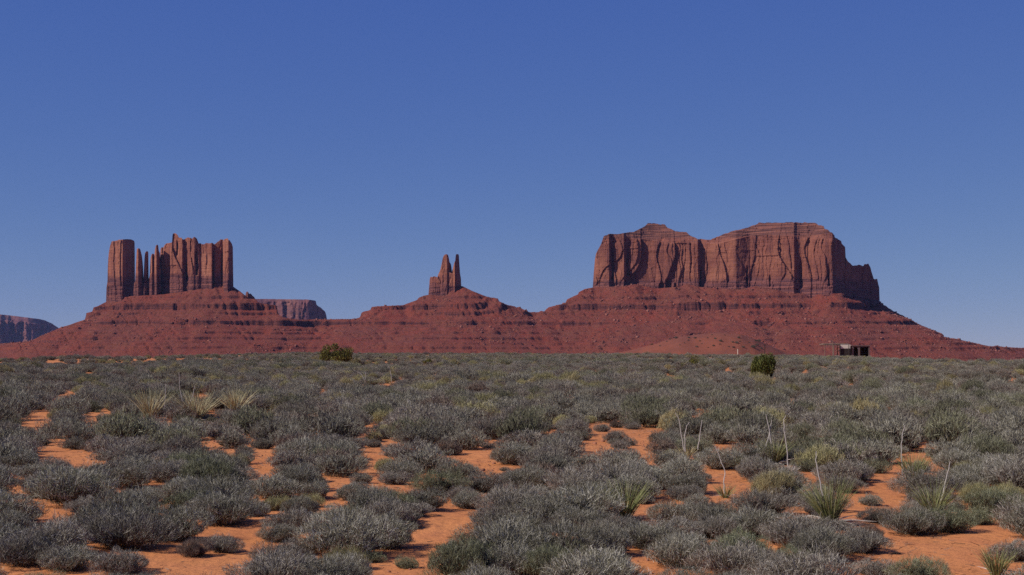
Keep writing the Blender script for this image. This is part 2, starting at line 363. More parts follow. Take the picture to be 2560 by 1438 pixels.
# castle butte: great pillar, slender spires, fluted fin wall
castle = obj("castle_butte", None); castle.location = (0, 0, 0)
tag(castle, "castle-shaped red butte of a square pillar, thin spires and a fluted wall, far left", "butte")
cliff("rock_pillar", [(265, 755), (266, 720), (269, 700), (270, 650), (272, 633), (275, 615), (277, 610), (279, 604), (290, 601), (305, 599), (318, 598), (328, 599), (335, 602), (337, 610), (337.5, 650), (334.5, 690), (334, 735), (331, 742)],
      [(265, 755), (331, 740)], [(265, 3050), (270, 3022), (307, 2998), (310, 3006), (338, 3080)], 75, castle_mat, castle, 715, rib=0.32, seed=3, lean=0.03)
cliff("spire", [(334, 742), (338, 700), (340, 660), (342, 622), (346, 620.5), (350, 622), (353, 632), (355, 640), (357, 659), (359, 705), (360, 740)], 742, [(334, 2975), (345, 2955), (354, 2960), (360, 2990)], 28, castle_mat, castle, 705, rib=0.22, seed=11, lean=0.04)
cliff("spire", [(356, 742), (359, 690), (361, 650), (362, 632), (366, 628), (370, 628), (372, 634), (371.5, 680), (369, 735)], 742, [(356, 2970), (365, 2958), (368, 2966), (373, 2995)], 26, castle_mat, castle, 705, rib=0.22, seed=12, lean=0.04)
cliff("spire", [(371, 742), (374, 690), (376, 645), (379, 636), (383, 634.5), (386, 638), (387, 690), (388, 742)], 742, [(371, 2970), (380, 2955), (388, 2968)], 28, castle_mat, castle, 690, rib=0.22, seed=13, lean=0.04)
cliff("spire", [(382, 742), (384, 660), (387, 626), (389, 616), (387, 613), (394, 611), (395.5, 613), (393, 617), (396, 624), (400, 634), (401, 690), (402, 742)], 742, [(382, 2965), (391, 2945), (395, 2950), (402, 2980)], 32, castle_mat, castle, 690, rib=0.22, seed=14, lean=0.04)
cliff("rock_plinth", [(333, 742), (335, 706), (345, 700), (357, 700), (359, 714), (361, 706), (370, 702), (372, 696), (375, 684), (386, 680), (389, 674), (402, 670), (404, 742)], 742, [(333, 2978), (345, 2960), (357, 2966), (361, 2958), (370, 2968), (378, 2955), (404, 2962)], 30, castle_mat, castle, 690, rib=0.25, seed=18, lean=0.04, rag=4)
cliff("fluted_wall", [(396, 742), (400, 640), (401, 622), (404, 617.5), (409, 619), (411, 614), (415, 610), (430, 606), (431, 589), (432, 585), (439, 584), (443, 588), (448, 593), (456, 597), (460, 598), (463, 595), (466, 594), (485, 594), (490, 596), (494, 603), (496, 609), (511, 609.5), (513, 608), (520, 607.5), (531, 608), (534, 611), (537, 609), (545, 603), (551, 599.5), (557, 600), (558, 603), (560, 599), (568, 597), (574, 600), (578, 607), (582, 621), (582.5, 640), (581, 690), (582, 718)],
      [(396, 742), (430, 738), (480, 732), (540, 720), (582, 718)], [(396, 2978), (420, 2965), (428, 2950), (456, 2938), (462, 2946), (485, 2930), (497, 2932), (502, 2936), (530, 2918), (534, 2926), (540, 2926), (556, 2928), (561, 2908), (572, 2904), (576, 2918), (583, 2975)],
      62, castle_mat, castle, 684, rib=0.42, notches=((443, 3, 14, 640, 597), (467, 4, 16, 705, 640), (492, 3, 14, 690, 612), (533, 4, 16, 720, 612), (556, 4, 18, 722, 604)), seed=52, lean=0.05, rag=3.5)

# spire butte
throne = obj("spire_butte", None)
tag(throne, "small butte crowned by two finger-like rock spires, middle of the ridge", "butte")
cliff("rock_plinth", [(1071, 736), (1073, 715), (1074, 700), (1076, 693), (1079, 691.5), (1091, 692), (1094, 693), (1098, 686), (1104, 681), (1120, 680), (1140, 688), (1151, 693), (1152, 700), (1153, 716)],
      [(1071, 737), (1153, 718)], [(1071, 2945), (1076, 2930), (1080, 2922), (1098, 2918), (1125, 2908), (1142, 2908), (1154, 2950)], 45, throne_mat, throne, 706, rib=0.34, seed=31, lean=0.06, step=0.8, vstep=0.9)
cliff("spire", [(1093, 716), (1094, 690), (1097, 683), (1101, 673), (1103, 664), (1105, 656), (1106.5, 647), (1109, 640), (1113, 636), (1117, 634.5), (1120, 637), (1122, 645), (1123.5, 655), (1127.5, 661), (1129, 674), (1130, 690), (1131, 716)], 720, [(1094, 2930), (1105, 2913), (1118, 2908), (1129, 2935)], 30, throne_mat, throne, 706, rib=0.24, seed=33, lean=0.02, step=0.8, vstep=0.9)
cliff("spire", [(1125, 718), (1126, 690), (1128, 684), (1132, 672), (1135.5, 657), (1138.5, 651), (1139, 640), (1139.5, 636.5), (1141, 635), (1146, 635.5), (1147.5, 640), (1148, 657), (1150, 684), (1152, 695), (1153, 718)], 720, [(1125, 2930), (1137, 2900), (1139, 2906), (1153, 2950)], 30, throne_mat, throne, 706, rib=0.25, seed=35, lean=0.02, step=0.8, vstep=0.9)

# big mesa
mesa = obj("mesa", None)
tag(mesa, "broad red mesa with sheer cliffs, saddle-shaped layered top and shaded right end", "mesa")
cliff("cliff", [(1482, 720), (1484, 690), (1487, 648), (1490, 634), (1493, 628), (1500, 615), (1503, 610), (1508, 594), (1511, 588.5), (1526, 585), (1544, 586), (1554, 583), (1585, 579), (1596, 574), (1611, 566), (1617, 561), (1619, 558),
       (1632, 558), (1662, 562), (1668, 569), (1693, 579), (1716, 580), (1724, 588), (1742, 597), (1776, 599), (1794, 592), (1809, 585), (1837, 576), (1869, 569), (1892, 560), (1897, 557),
       (1974, 556), (2039, 557), (2046, 563), (2050, 562), (2059, 565), (2060, 571), (2067, 574), (2085, 587), (2086, 593), (2102, 602), (2104, 610), (2113, 618), (2113, 643), (2121, 656), (2131, 664),
       (2149, 662), (2157, 666), (2160, 660), (2170, 659), (2175, 669), (2183, 697), (2186, 698), (2192, 697), (2194, 708), (2197, 720), (2198, 743), (2197, 756)],
      [(1482, 722), (2080, 732), (2200, 756)],
      [(1482, 2985), (1490, 2955), (1523, 2930), (1527, 2938), (1534, 2940), (1560, 2925), (1564, 2933), (1576, 2936), (1590, 2930), (1640, 2925), (1700, 2905), (1745, 2892), (1752, 2902), (1800, 2872), (1840, 2850), (1875, 2856), (1930, 2826), (1985, 2800), (1992, 2808), (2010, 2806), (2030, 2796), (2062, 2772), (2082, 2768), (2092, 2815), (2113, 2885), (2150, 2960), (2180, 3000), (2197, 3040)],
      [(1482, 120), (1600, 240), (2060, 300), (2113, 220), (2150, 100), (2198, 60)], mesa_mat, mesa, 703,
      [(1482, 560), (1544, 580), (1556, 588), (1590, 600), (1680, 612), (1750, 610), (1800, 612), (1850, 600), (1900, 590), (2040, 598), (2085, 605), (2113, 600), (2125, 560), (2200, 560)], rib=0.60,
      notches=((1531, 4, 14, 700, 600), (1569, 5, 14, 690, 592), (1655, 8, 12, 724, 700), (1672, 10, 14, 726, 692), (1688, 5, 10, 722, 705), (1751, 3.5, 20, 720, 660), (1762, 2.5, 8, 700, 675), (1868, 3.5, 12, 718, 665), (1925, 3, 9, 722, 690), (2002, 5, 10, 728, 640), (2072, 3.5, 10, 725, 665)), seed=96, lean=0.09)

# far mesas
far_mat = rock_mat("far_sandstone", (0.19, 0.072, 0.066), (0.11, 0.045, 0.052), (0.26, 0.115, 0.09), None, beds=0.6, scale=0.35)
bm = cliff("distant_mesa", [(560, 752), (640, 747.5), (655, 747.5), (700, 748), (770, 749), (785, 751), (790, 753), (790, 761), (797, 767), (801, 768), (808, 775), (813, 779), (817, 795), (818, 806)], 812, [(560, 7000), (640, 6950), (700, 6900), (773, 6850), (780, 6900), (820, 7300)], 500, far_mat, None, None,
      [(560, 756), (700, 757), (818, 757)], rib=2.2, seed=71, step=4, vstep=4, lean=0.35, capslope=1.0)
tag(bm, "distant flat-topped mesa rising behind the saddle between castle and spires", "mesa")
bm = cliff("distant_mesa", [(-400, 770), (-100, 778), (0, 786), (20, 788), (60, 793), (100, 798), (112, 801), (130, 809), (138, 815), (150, 822), (165, 835), (190, 850)], 868, [(-400, 10400), (0, 10700), (25, 10780), (70, 10700), (110, 10850), (190, 11900)], 900, far_mat, None, None,
      [(-400, 786), (0, 800), (60, 807), (110, 812), (190, 822)], rib=4.5, seed=83, step=7, vstep=6, lean=0.3, capslope=1.0)
tag(bm, "hazy blue-violet mesa on the horizon at the left edge", "mesa")

# small pinnacle right of the castle
for args, lab in ((([(613, 742), (615, 730), (618, 728.5), (621, 731), (622.5, 735), (626, 734), (629, 737), (631, 740), (636, 744), (637, 750)], 752, [(613, 2900), (620, 2885), (637, 2910)], 20), "little rock pinnacle on the slope right of the castle-shaped butte"),):
    o = cliff("rock_pinnacle", *args, castle_mat, None, None, rib=0.3, seed=91, step=0.6, vstep=0.7); tag(o, lab, "rock outcrop")

# ------------------------------------------------------------------ rubble on the talus
def rubble():
    r = np.random.default_rng(5); n = 24000
    base = np.array([(x, y, z) for x in (-1, 1) for y in (-1, 1) for z in (-1, 1)], float)
    fc = np.array([(0, 1, 3, 2), (4, 6, 7, 5), (0, 4, 5, 1), (2, 3, 7, 6), (0, 2, 6, 4), (1, 5, 7, 3)])
    X = r.uniform(-1250, 1250, n * 3); Y = r.uniform(2400, 2940, n * 3)
    dens = vnoise(X / 60, Y / 60, 101) * 0.6 + vnoise(X / 20, Y / 20, 103) * 0.4 + 0.17 * (X > 150) * (X < 780)
    keep = dens > 0.56; X, Y = X[keep][:n], Y[keep][:n]; n = len(X)
    Z = talus_at(X, Y)
    s = 0.3 + 0.75 * r.pareto(3.6, n); s = np.minimum(s, 2.3)
    V = []; 
    P = base[None] * (1 + r.uniform(-.35, .35, (n, 8, 3))) * s[:, None, None] * r.uniform(0.6, 1.1, (n, 1, 3))
    a = r.uniform(0, 6.28, n); ca, sa = np.cos(a)[:, None], np.sin(a)[:, None]
    Px = P[..., 0] * ca - P[..., 1] * sa; Py = P[..., 0] * sa + P[..., 1] * ca
    V = np.stack([Px + X[:, None], Py + Y[:, None], P[..., 2] * 0.8 + Z[:, None] + 0.2 * s[:, None]], -1).reshape(-1, 3)
    F = (fc[None] + np.arange(n)[:, None, None] * 8).reshape(-1, 4)
    m = NT("fallen_block"); g = m.t.nodes.new("ShaderNodeNewGeometry")
    c = m.mix(m.ramp(g.outputs["Random Per Island"], [(0.0, 0), (1, 1)]), (0.13, 0.045, 0.036), (0.28, 0.115, 0.085)); m.color(c)
    o = obj("rubble", mesh_np("rubble", V, F, m.m)); tag(o, "fallen boulders and blocks strewn over the red talus slopes", "rubble", kind="stuff")
rubble()
def big_rock(px, py, wpx, lab):
    r = random.Random(int(px)); X = None
    ys = np.arange(2340, 2990, 2.0); zs = talus_at(pxx(px, ys), ys); sy = Y0 - (zs - HC) / ys * FPX
    k = int(np.argmin(np.where(sy > 0, np.abs(sy - py), 1e9))); y = ys[k]; x = pxx(px, y); s = wpx / FPX * y / 2
    import bmesh
    bm = bmesh.new(); bmesh.ops.create_icosphere(bm, subdivisions=2, radius=1)
    for v in bm.verts:
        h = v.co.copy(); n = float(fbm(h.x * 1.3 + px, h.y * 1.3 + h.z * 2.1, 7, 2)); v.co = h * (1 + n * 0.9)
        v.co.x = max(-0.8, min(0.85, v.co.x)) * s; v.co.y *= s * 0.9; v.co.z = max(-0.7, min(0.62, v.co.z)) * s * 0.95
    me = bpy.data.meshes.new("boulder"); bm.to_mesh(me); bm.free(); me.materials.append(castle_mat)
    o = obj("boulder", me); o.location = (x, y, float(zs[k]) + s * 0.35); o.rotation_euler.z = r.random() * 6
    tag(o, lab, "boulder", "large boulders on the talus")
for a in ((466, 802, 10, "big pale boulder below the fluted wall of the castle-shaped butte"), (198, 822, 9, "pale boulder low on the left shoulder of the ridge"), (285, 834, 8, "rounded boulder below the castle-shaped butte's square pillar"),
          (1925, 817, 13, "largest pale boulder on the slope below the mesa"), (1556, 743, 6, "boulder near the top of the slope under the mesa's left cliffs"), (576, 836, 6, "small boulder in the layered slope right of the castle-shaped butte")): big_rock(*a)

# ------------------------------------------------------------------ red sand hill in the middle distance
def dune_h(X, Y):
    px = CX + FPX * X / Y
    c = np.interp(px, [1440, 1530, 1600, 1660, 1700, 1760, 1800, 1850, 1885, 1920, 1960, 2010], [897, 887, 870, 851, 841, 836, 834, 836, 844, 860, 880, 897])
    c = c + 6.0 * fbm(X / 22, X * 0, 207, 3); prof = sstep(880, 1080, Y); z = -34 + (pz(c, 1080.0) + 34) * prof * np.where(Y > 1080, np.exp(-((Y - 1080) / 160) ** 2), 1)
    return z + 2.6 * fbm(X / 16, Y / 40, 201, 5)
dx = np.arange(20, 290, 1.5); dy = np.arange(860, 1420, 4.0); DX, DY = np.meshgrid(dx, dy); DZ = dune_h(DX, DY)
def dune_mat():
    m = NT("dune_sand"); a = m.noise(0.03, detail=5); b = m.noise(0.9, detail=6, rough=0.7)
    c = m.mix(m.ramp(a, [(0.4, 0), (0.62, 1)]), (0.235, 0.074, 0.043), (0.185, 0.064, 0.043))
    c = m.mix(0.6, c, m.ramp(b, [(0.3, 0.62), (0.65, 1.1)]), 'MULTIPLY'); m.color(c); m.bump(b, 0.6, 0.7); return m.m
dm = mesh_np("sand_hill", np.stack([DX, DY, DZ], -1).reshape(-1, 3), gridfaces(len(dy), len(dx)), dune_mat()); smooth(dm)
tag(obj("hill", dm), kind="structure")

# ------------------------------------------------------------------ shrubs
def twig_mat(name, c1, c2, c3, hv=0.42):
    m = NT(name, 0.8, 0.15); g = m.t.nodes.new("ShaderNodeNewGeometry"); oi = m.t.nodes.new("ShaderNodeObjectInfo")
    c = m.ramp(g.outputs["Random Per Island"], [(0.0, c1), (0.55, c2), (1.0, c3)])
    c = m.mix(hv * 1.6, c, m.ramp(oi.outputs["Random"], [(0.0, 0.55), (0.5, 0.9), (1.0, 1.25)]), 'MULTIPLY')
    m.color(c); return m.m
M_GREY = twig_mat("grey_twigs", (0.082, 0.071, 0.037), (0.201, 0.185, 0.130), (0.544, 0.511, 0.439))
M_VIOL = twig_mat("violet_grey_twigs", (0.087, 0.068, 0.044), (0.201, 0.174, 0.134), (0.522, 0.479, 0.418))
M_OLIV = twig_mat("olive_grey_twigs", (0.076, 0.082, 0.034), (0.164, 0.165, 0.089), (0.392, 0.392, 0.272))
M_YELL = twig_mat("pale_green_twigs", (0.16, 0.145, 0.055), (0.30, 0.270, 0.125), (0.46, 0.41, 0.24))
M_BROW = twig_mat("brown_twigs", (0.082, 0.055, 0.039), (0.174, 0.125, 0.094), (0.283, 0.218, 0.177))
M_STEM = NT("dark_bark").color((0.055, 0.036, 0.028)).m

M_CORE = NT("inner_dark_fill").color((0.050, 0.042, 0.032)).m  # for strips added inside the crowns, dark to deepen the shade there
M_STRAW = twig_mat("straw", (0.17, 0.135, 0.06), (0.34, 0.28, 0.13), (0.52, 0.45, 0.27))
def twigs(P, D, L, W, r, bend=0.15):
    """thin tapering strips; P start, D direction"""
    n = len(P); side = np.cross(D, r.normal(size=(n, 3))); side /= np.linalg.norm(side, axis=1)[:, None] + 1e-9
    W = W[:, None]; E = P + D * L[:, None] + r.normal(size=(n, 3)) * (L * bend)[:, None]
    V = np.stack([P - side * W / 2, P + side * W / 2, E + side * W * 0.22, E - side * W * 0.22], 1).reshape(-1, 3)
    return V, np.arange(n * 4).reshape(-1, 4)
def shrub_foliage(seed, n, w, rad=0.5, h=0.42, upright=0.42, tl=(0.035, 0.085), low=0.36):
    r = np.random.default_rng(seed)
    ph = r.uniform(0, 6.28, 6)
    a = r.uniform(0, 2 * math.pi, n); el = np.arcsin(r.uniform(-0.25, 1, n))
    lump = 1 + 0.16 * np.sin(2 * a + ph[0]) + 0.10 * np.sin(3 * a + ph[1]) + 0.10 * np.sin(5 * a + ph[2] + 3 * el) + 0.10 * np.sin(7 * a + ph[3] - 4 * el)
    nl = 14; la = r.uniform(0, 6.28, nl); le = r.uniform(0, 1.4, nl)
    dv = np.stack([np.cos(el) * np.cos(a), np.cos(el) * np.sin(a), np.sin(el)], 1)
    lv = np.stack([np.cos(le) * np.cos(la), np.cos(le) * np.sin(la), np.sin(le)], 1)
    dot = (dv @ lv.T).max(1); lump = lump * (0.80 + 0.27 * sstep(0.80, 0.97, dot))
    rr = np.where(r.random(n) < 0.78, r.uniform(0.84, 1.0, n), r.uniform(0.30, 0.85, n)) * lump
    se = np.sin(el); under = np.where(se < 0, 1 + 2.2 * se, 1)                       # the crown narrows below, onto bare stems
    P = np.stack([np.cos(el) * np.cos(a) * rad * rr * under, np.cos(el) * np.sin(a) * rad * rr * under, h * low + h * (1 - low) * np.where(se < 0, se * 1.6, se * rr)], 1)
    P[:, 2] = np.maximum(P[:, 2], 0.03)
    out = P.copy(); out[:, 2] = P[:, 2] * 0.6 + 0.08; out /= np.linalg.norm(out, axis=1)[:, None]
    D = out * (1 - upright) + np.array([0, 0, upright]) + r.normal(size=(n, 3)) * 0.42; D /= np.linalg.norm(D, axis=1)[:, None]
    L = r.uniform(tl[0], tl[1], n); W = w * r.uniform(0.7, 1.35, n)
    return twigs(P - D * L[:, None] * 0.6, D, L, W, r)
MIDM = {"grey_twigs": twig_mat("grey_brush", (0.118, 0.106, 0.070), (0.206, 0.189, 0.142), (0.401, 0.378, 0.312), 0.5), "violet_grey_twigs": twig_mat("violet_brush", (0.124, 0.104, 0.079), (0.212, 0.184, 0.147), (0.401, 0.360, 0.306), 0.5),
        "olive_grey_twigs": twig_mat("olive_brush", (0.100, 0.100, 0.051), (0.171, 0.168, 0.100), (0.307, 0.295, 0.204), 0.5)}
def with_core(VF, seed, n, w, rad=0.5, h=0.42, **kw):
    """dark filler strips added inside the crown to block light, standing in for branchwork"""
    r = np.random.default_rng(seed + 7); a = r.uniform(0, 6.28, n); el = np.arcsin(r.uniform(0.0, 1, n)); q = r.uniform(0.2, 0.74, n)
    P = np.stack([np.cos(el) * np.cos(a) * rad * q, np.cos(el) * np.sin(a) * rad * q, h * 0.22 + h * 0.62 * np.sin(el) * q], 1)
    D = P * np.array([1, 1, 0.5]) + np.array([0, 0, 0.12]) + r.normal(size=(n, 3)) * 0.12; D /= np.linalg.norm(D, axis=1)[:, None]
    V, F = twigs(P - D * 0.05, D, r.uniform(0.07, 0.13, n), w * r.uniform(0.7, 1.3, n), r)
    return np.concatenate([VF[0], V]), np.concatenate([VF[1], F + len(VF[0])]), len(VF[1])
def shrub_stems(seed, rad=0.5, h=0.42, n=13):
    r = random.Random(seed); mb = MB()
    for k in range(n):
        a = 2 * math.pi * (k + r.random()) / n; f = r.uniform(0.35, 0.8); b = r.uniform(0, 0.05)
        p0 = (b * math.cos(a), b * math.sin(a), -0.03); e = (rad * f * math.cos(a), rad * f * math.sin(a), h * r.uniform(0.45, 0.75))
        m1 = (e[0] * 0.38 + r.uniform(-.03, .03), e[1] * 0.38 + r.uniform(-.03, .03), e[2] * 0.30); m2 = (e[0] * 0.75 + r.uniform(-.03, .03), e[1] * 0.75, e[2] * 0.62)
        mb.tube([p0, m1, m2, e], [0.013, 0.009, 0.006, 0.002], 4)
    me = bpy.data.meshes.new("stem"); me.from_pydata(mb.v, [], mb.f); me.update(); me.materials.append(M_STEM); return me
KINDS = {}
def variant(key, mat, count, **kw):
    for k in range(count):
        sd = kw.pop("seed", 0) if False else hash_(key) + k
        st = {a: b for a, b in kw.items() if a in ("rad", "h")}
        V, F = shrub_foliage(sd, NEAR_N, kw.get("w", 0.0034), **{a: b for a, b in kw.items() if a != "w"})
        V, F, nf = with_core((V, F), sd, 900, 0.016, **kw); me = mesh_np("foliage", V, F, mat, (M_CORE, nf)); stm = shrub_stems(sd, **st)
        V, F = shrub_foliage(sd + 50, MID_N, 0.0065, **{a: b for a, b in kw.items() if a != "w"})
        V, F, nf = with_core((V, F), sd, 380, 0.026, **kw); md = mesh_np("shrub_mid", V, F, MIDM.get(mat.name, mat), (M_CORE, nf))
        KINDS.setdefault(key, []).append((me, stm, md, kw.get("rad", 0.5), kw.get("h", 0.46)))
def hash_(s): return sum(ord(c) * (i + 3) for i, c in enumerate(s)) % 1000
NEAR_N, MID_N = 10000, 3400
variant("grey", M_GREY, 4)
variant("violet", M_VIOL, 3, h=0.38)
variant("olive", M_OLIV, 2, h=0.44, upright=0.6)
variant("pale", M_YELL, 2, h=0.46, upright=0.8, tl=(0.07, 0.15))
variant("straw", M_STRAW, 1, h=0.40, rad=0.30, upright=0.95, tl=(0.10, 0.22))
variant("brown", M_BROW, 1, h=0.34, rad=0.42)

# sand left bare (px ellipses: x0,x1,y0,y1 in the photo)
BARE = [(40,130,1043,1072),(78,128,1024,1045),(206,248,1024,1042),(252,280,1024,1040),(78,225,1113,1162),(0,74,1190,1250),(93,155,1237,1307),(272,334,1198,1230),(504,535,1082,1113),(636,683,1160,1202),
 (632,660,1113,1150),(303,582,1357,1438),(574,660,1291,1365),(0,170,1400,1445),(885,960,1400,1445),(889,978,1120,1160),(1141,1211,1120,1168),(1052,1169,1260,1340),(1040,1105,1335,1400),(900,1110,1400,1450),
 (808,866,1210,1264),(1149,1188,1082,1098),(1436,1518,1090,1132),(1533,1564,1058,1082),(1611,1654,1060,1078),(1475,1514,1183,1212),(994,1044,1190,1216),(1530,1700,1400,1450),(2203,2400,1300,1425),(2195,2540,1335,1445),
 (1749,1885,1103,1130),(1745,1870,1175,1232),(2001,2079,1163,1190),(2160,2265,1190,1240),(2219,2331,1120,1162),(1970,2032,1240,1268),(1660,1776,1400,1445),(349,543,892,902),(555,660,892,899),(105,210,904,910),(0,27,906,912),
 (248,287,906,912),(155,182,971,996),(66,85,965,977),(374,390,938,946),(473,508,938,954),(427,446,966,976),(458,473,984,993),(799,819,973,986),(640,698,1022,1032),(760,792,1027,1044),(617,636,1078,1098),
 (885,936,902,910),(947,1033,902,910),(1006,1033,945,953),(1072,1095,997,1008),(1180,1211,1039,1058),(2021,2036,993,1000),(1986,2001,1046,1054),(2060,2071,1046,1056),(1660,1790,883,890),(1120,1165,1296,1345),
 (1230,1262,1100,1125),(1400,1440,1150,1175),(2440,2560,1290,1330),(2120,2160,1250,1275),(560,620,1165,1180),(700,740,1050,1062),(1330,1352,1040,1052),(1895,1915,1060,1072)]
_q = random.Random(31)
for _ in range(58):                                    # the many little gaps
    gx_, gy_ = _q.uniform(-20, 2580), 930 + 420 * _q.random() ** 1.3; gw_ = (gy_ - 870) * _q.uniform(0.10, 0.24) + 12; gh_ = gw_ * _q.uniform(0.28, 0.42)
    BARE.append((gx_ - gw_ / 2, gx_ + gw_ / 2, gy_ - gh_ / 2, gy_ + gh_ / 2))
MASK = np.zeros((1500, 2900), bool); yy_, xx_ = np.mgrid[0:1500, 0:2900]
for x0, x1, y0_, y1 in BARE:
    cx_, cy_, a_, b_ = (x0 + x1) / 2 + 170, (y0_ + y1) / 2, (x1 - x0) / 2, (y1 - y0_) / 2
    ang = np.arctan2(yy_[int(y0_) - 8:int(y1) + 8, :] - cy_, xx_[int(y0_) - 8:int(y1) + 8, :] - cx_)
    sub = ((xx_[int(y0_) - 8:int(y1) + 8, :] - cx_) / a_) ** 2 + ((yy_[int(y0_) - 8:int(y1) + 8, :] - cy_) / b_) ** 2 < (1 + 0.15 * np.sin(3 * ang + x0)) ** 2
    MASK[int(y0_) - 8:int(y1) + 8, :] |= sub
CUM = np.pad(MASK.astype(float).cumsum(0).cumsum(1), ((1, 0), (1, 0)))
def bare_share(px, pyb, wpx, hpx):
    x0, x1, y0_, y1 = [int(min(max(v, 0), m)) for v, m in ((px - wpx / 2 + 170, 2899), (px + wpx / 2 + 170, 2899), (pyb - hpx, 1499), (pyb, 1499))]
    if x1 <= x0 or y1 <= y0_: return 0.0
    return (CUM[y1, x1] - CUM[y0_, x1] - CUM[y1, x0] + CUM[y0_, x0]) / ((x1 - x0) * (y1 - y0_))

YUC = [(375, 1050, 90, 72), (492, 1052, 140, 70), (590, 1030, 120, 58), (1562, 1298, 125, 105), (1938, 1162, 85, 70), (1716, 1150, 60, 40), (2132, 1165, 75, 60), (2284, 1212, 75, 82), (2078, 1312, 105, 115), (2335, 1290, 110, 90),
       (1812, 1245, 50, 45), (1972, 1188, 60, 40), (930, 966, 55, 24), (978, 962, 20, 20), (840, 910, 78, 40), (1908, 945, 64, 52), (1728, 922, 56, 30), (2492, 1442, 60, 60), (1068, 912, 26, 12), (1676, 938, 30, 18), (2110, 966, 30, 16), (1990, 962, 26, 16)]
def hides(px, py, w, h):
    for a, b, c, d in YUC:
        if py > b + 1 and abs(px - a) < (w + c) * (0.42 if b < 1060 else 0.30) and py - h < b - (0.15 if b < 1060 else 0.42) * d: return True
    return False
placed = []      # (x, y, radius)
GRID = {}
def free(x, y, rad, kf=0.80):
    g = (int(x // 1.5), int(y // 1.5))
    for i in (-1, 0, 1):
        for j in (-1, 0, 1):
            for (a, b, c) in GRID.get((g[0] + i, g[1] + j), ()):
                if (a - x) ** 2 + (b - y) ** 2 < ((rad + c) * kf) ** 2: return False
    return True
def occupy(x, y, rad): GRID.setdefault((int(x // 1.5), int(y // 1.5)), []).append((x, y, rad))

near = []        # dicts of individual shrubs
def want(px, py, wpx, kind, hs=1.0):
    x, y, z = on_ground(px, py); s = 0.82 * wpx / FPX * y / 1.12
    near.append(dict(x=x, y=y, z=z, s=s, kind=kind, hs=hs, px=px, py=py)); occupy(x, y, 0.5 * s)
# the shrubs one recognises in the photo's foreground: base px, base py, width px
for a in [(290, 1345, 300, 'grey'), (430, 1350, 260, 'grey'), (555, 1310, 250, 'grey'), (65, 1410, 260, 'violet'), (20, 1340, 200, 'grey'), (170, 1425, 190, 'grey'), (300, 1432, 200, 'violet'), (485, 1390, 130, 'brown', 1.3), (560, 1380, 130, 'violet', 1.2),
          (80, 1285, 80, 'brown'), (730, 1325, 190, 'violet'), (860, 1350, 260, 'grey'), (960, 1370, 250, 'grey'), (930, 1405, 90, 'olive'), (1015, 1420, 90, 'olive'), (700, 1470, 320, 'violet'), (820, 1475, 260, 'grey'),
          (1165, 1445, 300, 'olive'), (1280, 1440, 240, 'grey'), (1400, 1450, 260, 'olive'), (1500, 1440, 220, 'grey'), (1345, 1320, 250, 'grey'), (1240, 1310, 170, 'violet'), (1450, 1335, 210, 'grey'), (880, 1250, 130, 'grey'),
          (1060, 1275, 170, 'grey'), (940, 1265, 150, 'grey'), (1150, 1250, 120, 'violet'), (1840, 1435, 270, 'violet'), (1700, 1415, 240, 'grey'), (1620, 1370, 200, 'grey'), (1930, 1445, 220, 'violet'), (2050, 1400, 250, 'grey'), (2150, 1380, 200, 'violet'),
          (1890, 1340, 220, 'grey'), (2010, 1350, 190, 'grey'), (2280, 1335, 210, 'grey'), (2370, 1330, 190, 'olive'), (2480, 1290, 210, 'olive'), (2540, 1400, 170, 'violet'), (2190, 1440, 150, 'violet'), (2300, 1455, 190, 'olive'),
          (1790, 1345, 190, 'violet'), (1690, 1310, 190, 'grey'), (2100, 1230, 150, 'violet'), (1880, 1160, 170, 'grey'), (1800, 1172, 160, 'grey'), (1980, 1160, 130, 'grey'), (1960, 1235, 190, 'grey'), (1720, 1235, 170, 'grey'),
          (2400, 1180, 180, 'grey'), (2500, 1190, 170, 'grey'), (320, 1220, 200, 'grey'), (200, 1215, 160, 'grey'), (420, 1205, 180, 'violet'), (520, 1210, 190, 'grey'), (590, 1205, 130, 'violet'), (470, 1180, 150, 'olive'), (50, 1180, 170, 'grey'), (130, 1185, 140, 'violet'),
          (760, 1155, 190, 'grey'), (850, 1150, 150, 'grey'), (1280, 1160, 170, 'grey'), (1400, 1130, 170, 'violet'), (1000, 1200, 150, 'grey'), (1210, 1230, 170, 'violet'), (1320, 1225, 190, 'grey'), (1600, 1210, 180, 'grey'),
          (690, 1275, 110, 'pale', 0.9), (770, 1268, 95, 'pale', 1.0), (2470, 1062, 120, 'pale'), (2440, 1255, 130, 'pale'), (2520, 1250, 120, 'pale'), (1905, 1312, 110, 'pale', 0.8), (592, 1012, 75, 'pale', 1.3), (1290, 1022, 60, 'pale'), (20, 1085, 90, 'olive', 1.3),
          (40, 1100, 90, 'pale', .7), (1315, 1068, 60, 'pale', .8), (2240, 1385, 40, 'brown', .7), (455, 1405, 22, 'brown', 0.7), (1745, 1160, 50, 'olive'), (797, 1222, 75, 'straw', 1.3), (690, 955, 60, 'straw')]:
    want(*a)
rr = random.Random(11)
def dist_to_px(x, y, z): return CX + FPX * x / y, Y0 + FPX * (HC - z) / y
field = []
def scatter(r0, r1, per_m2, maxn=10 ** 9):
    area = 0.5 * 0.86 * (r1 * r1 - r0 * r0); n = int(area * per_m2)
    for _ in range(n):
        d = math.sqrt(rr.uniform(r0 * r0, r1 * r1)); t = rr.uniform(-0.43, 0.43); x, y = d * math.sin(t), d * math.cos(t)
        s = rr.choice((0.45, 0.62, 0.74, 0.82, 0.9, 1.0)) * rr.uniform(0.88, 1.12) * (0.90 if d < 24 else 1.04)
        if d < 60 and not free(x, y, 0.42 * s): continue
        yield x, y, s
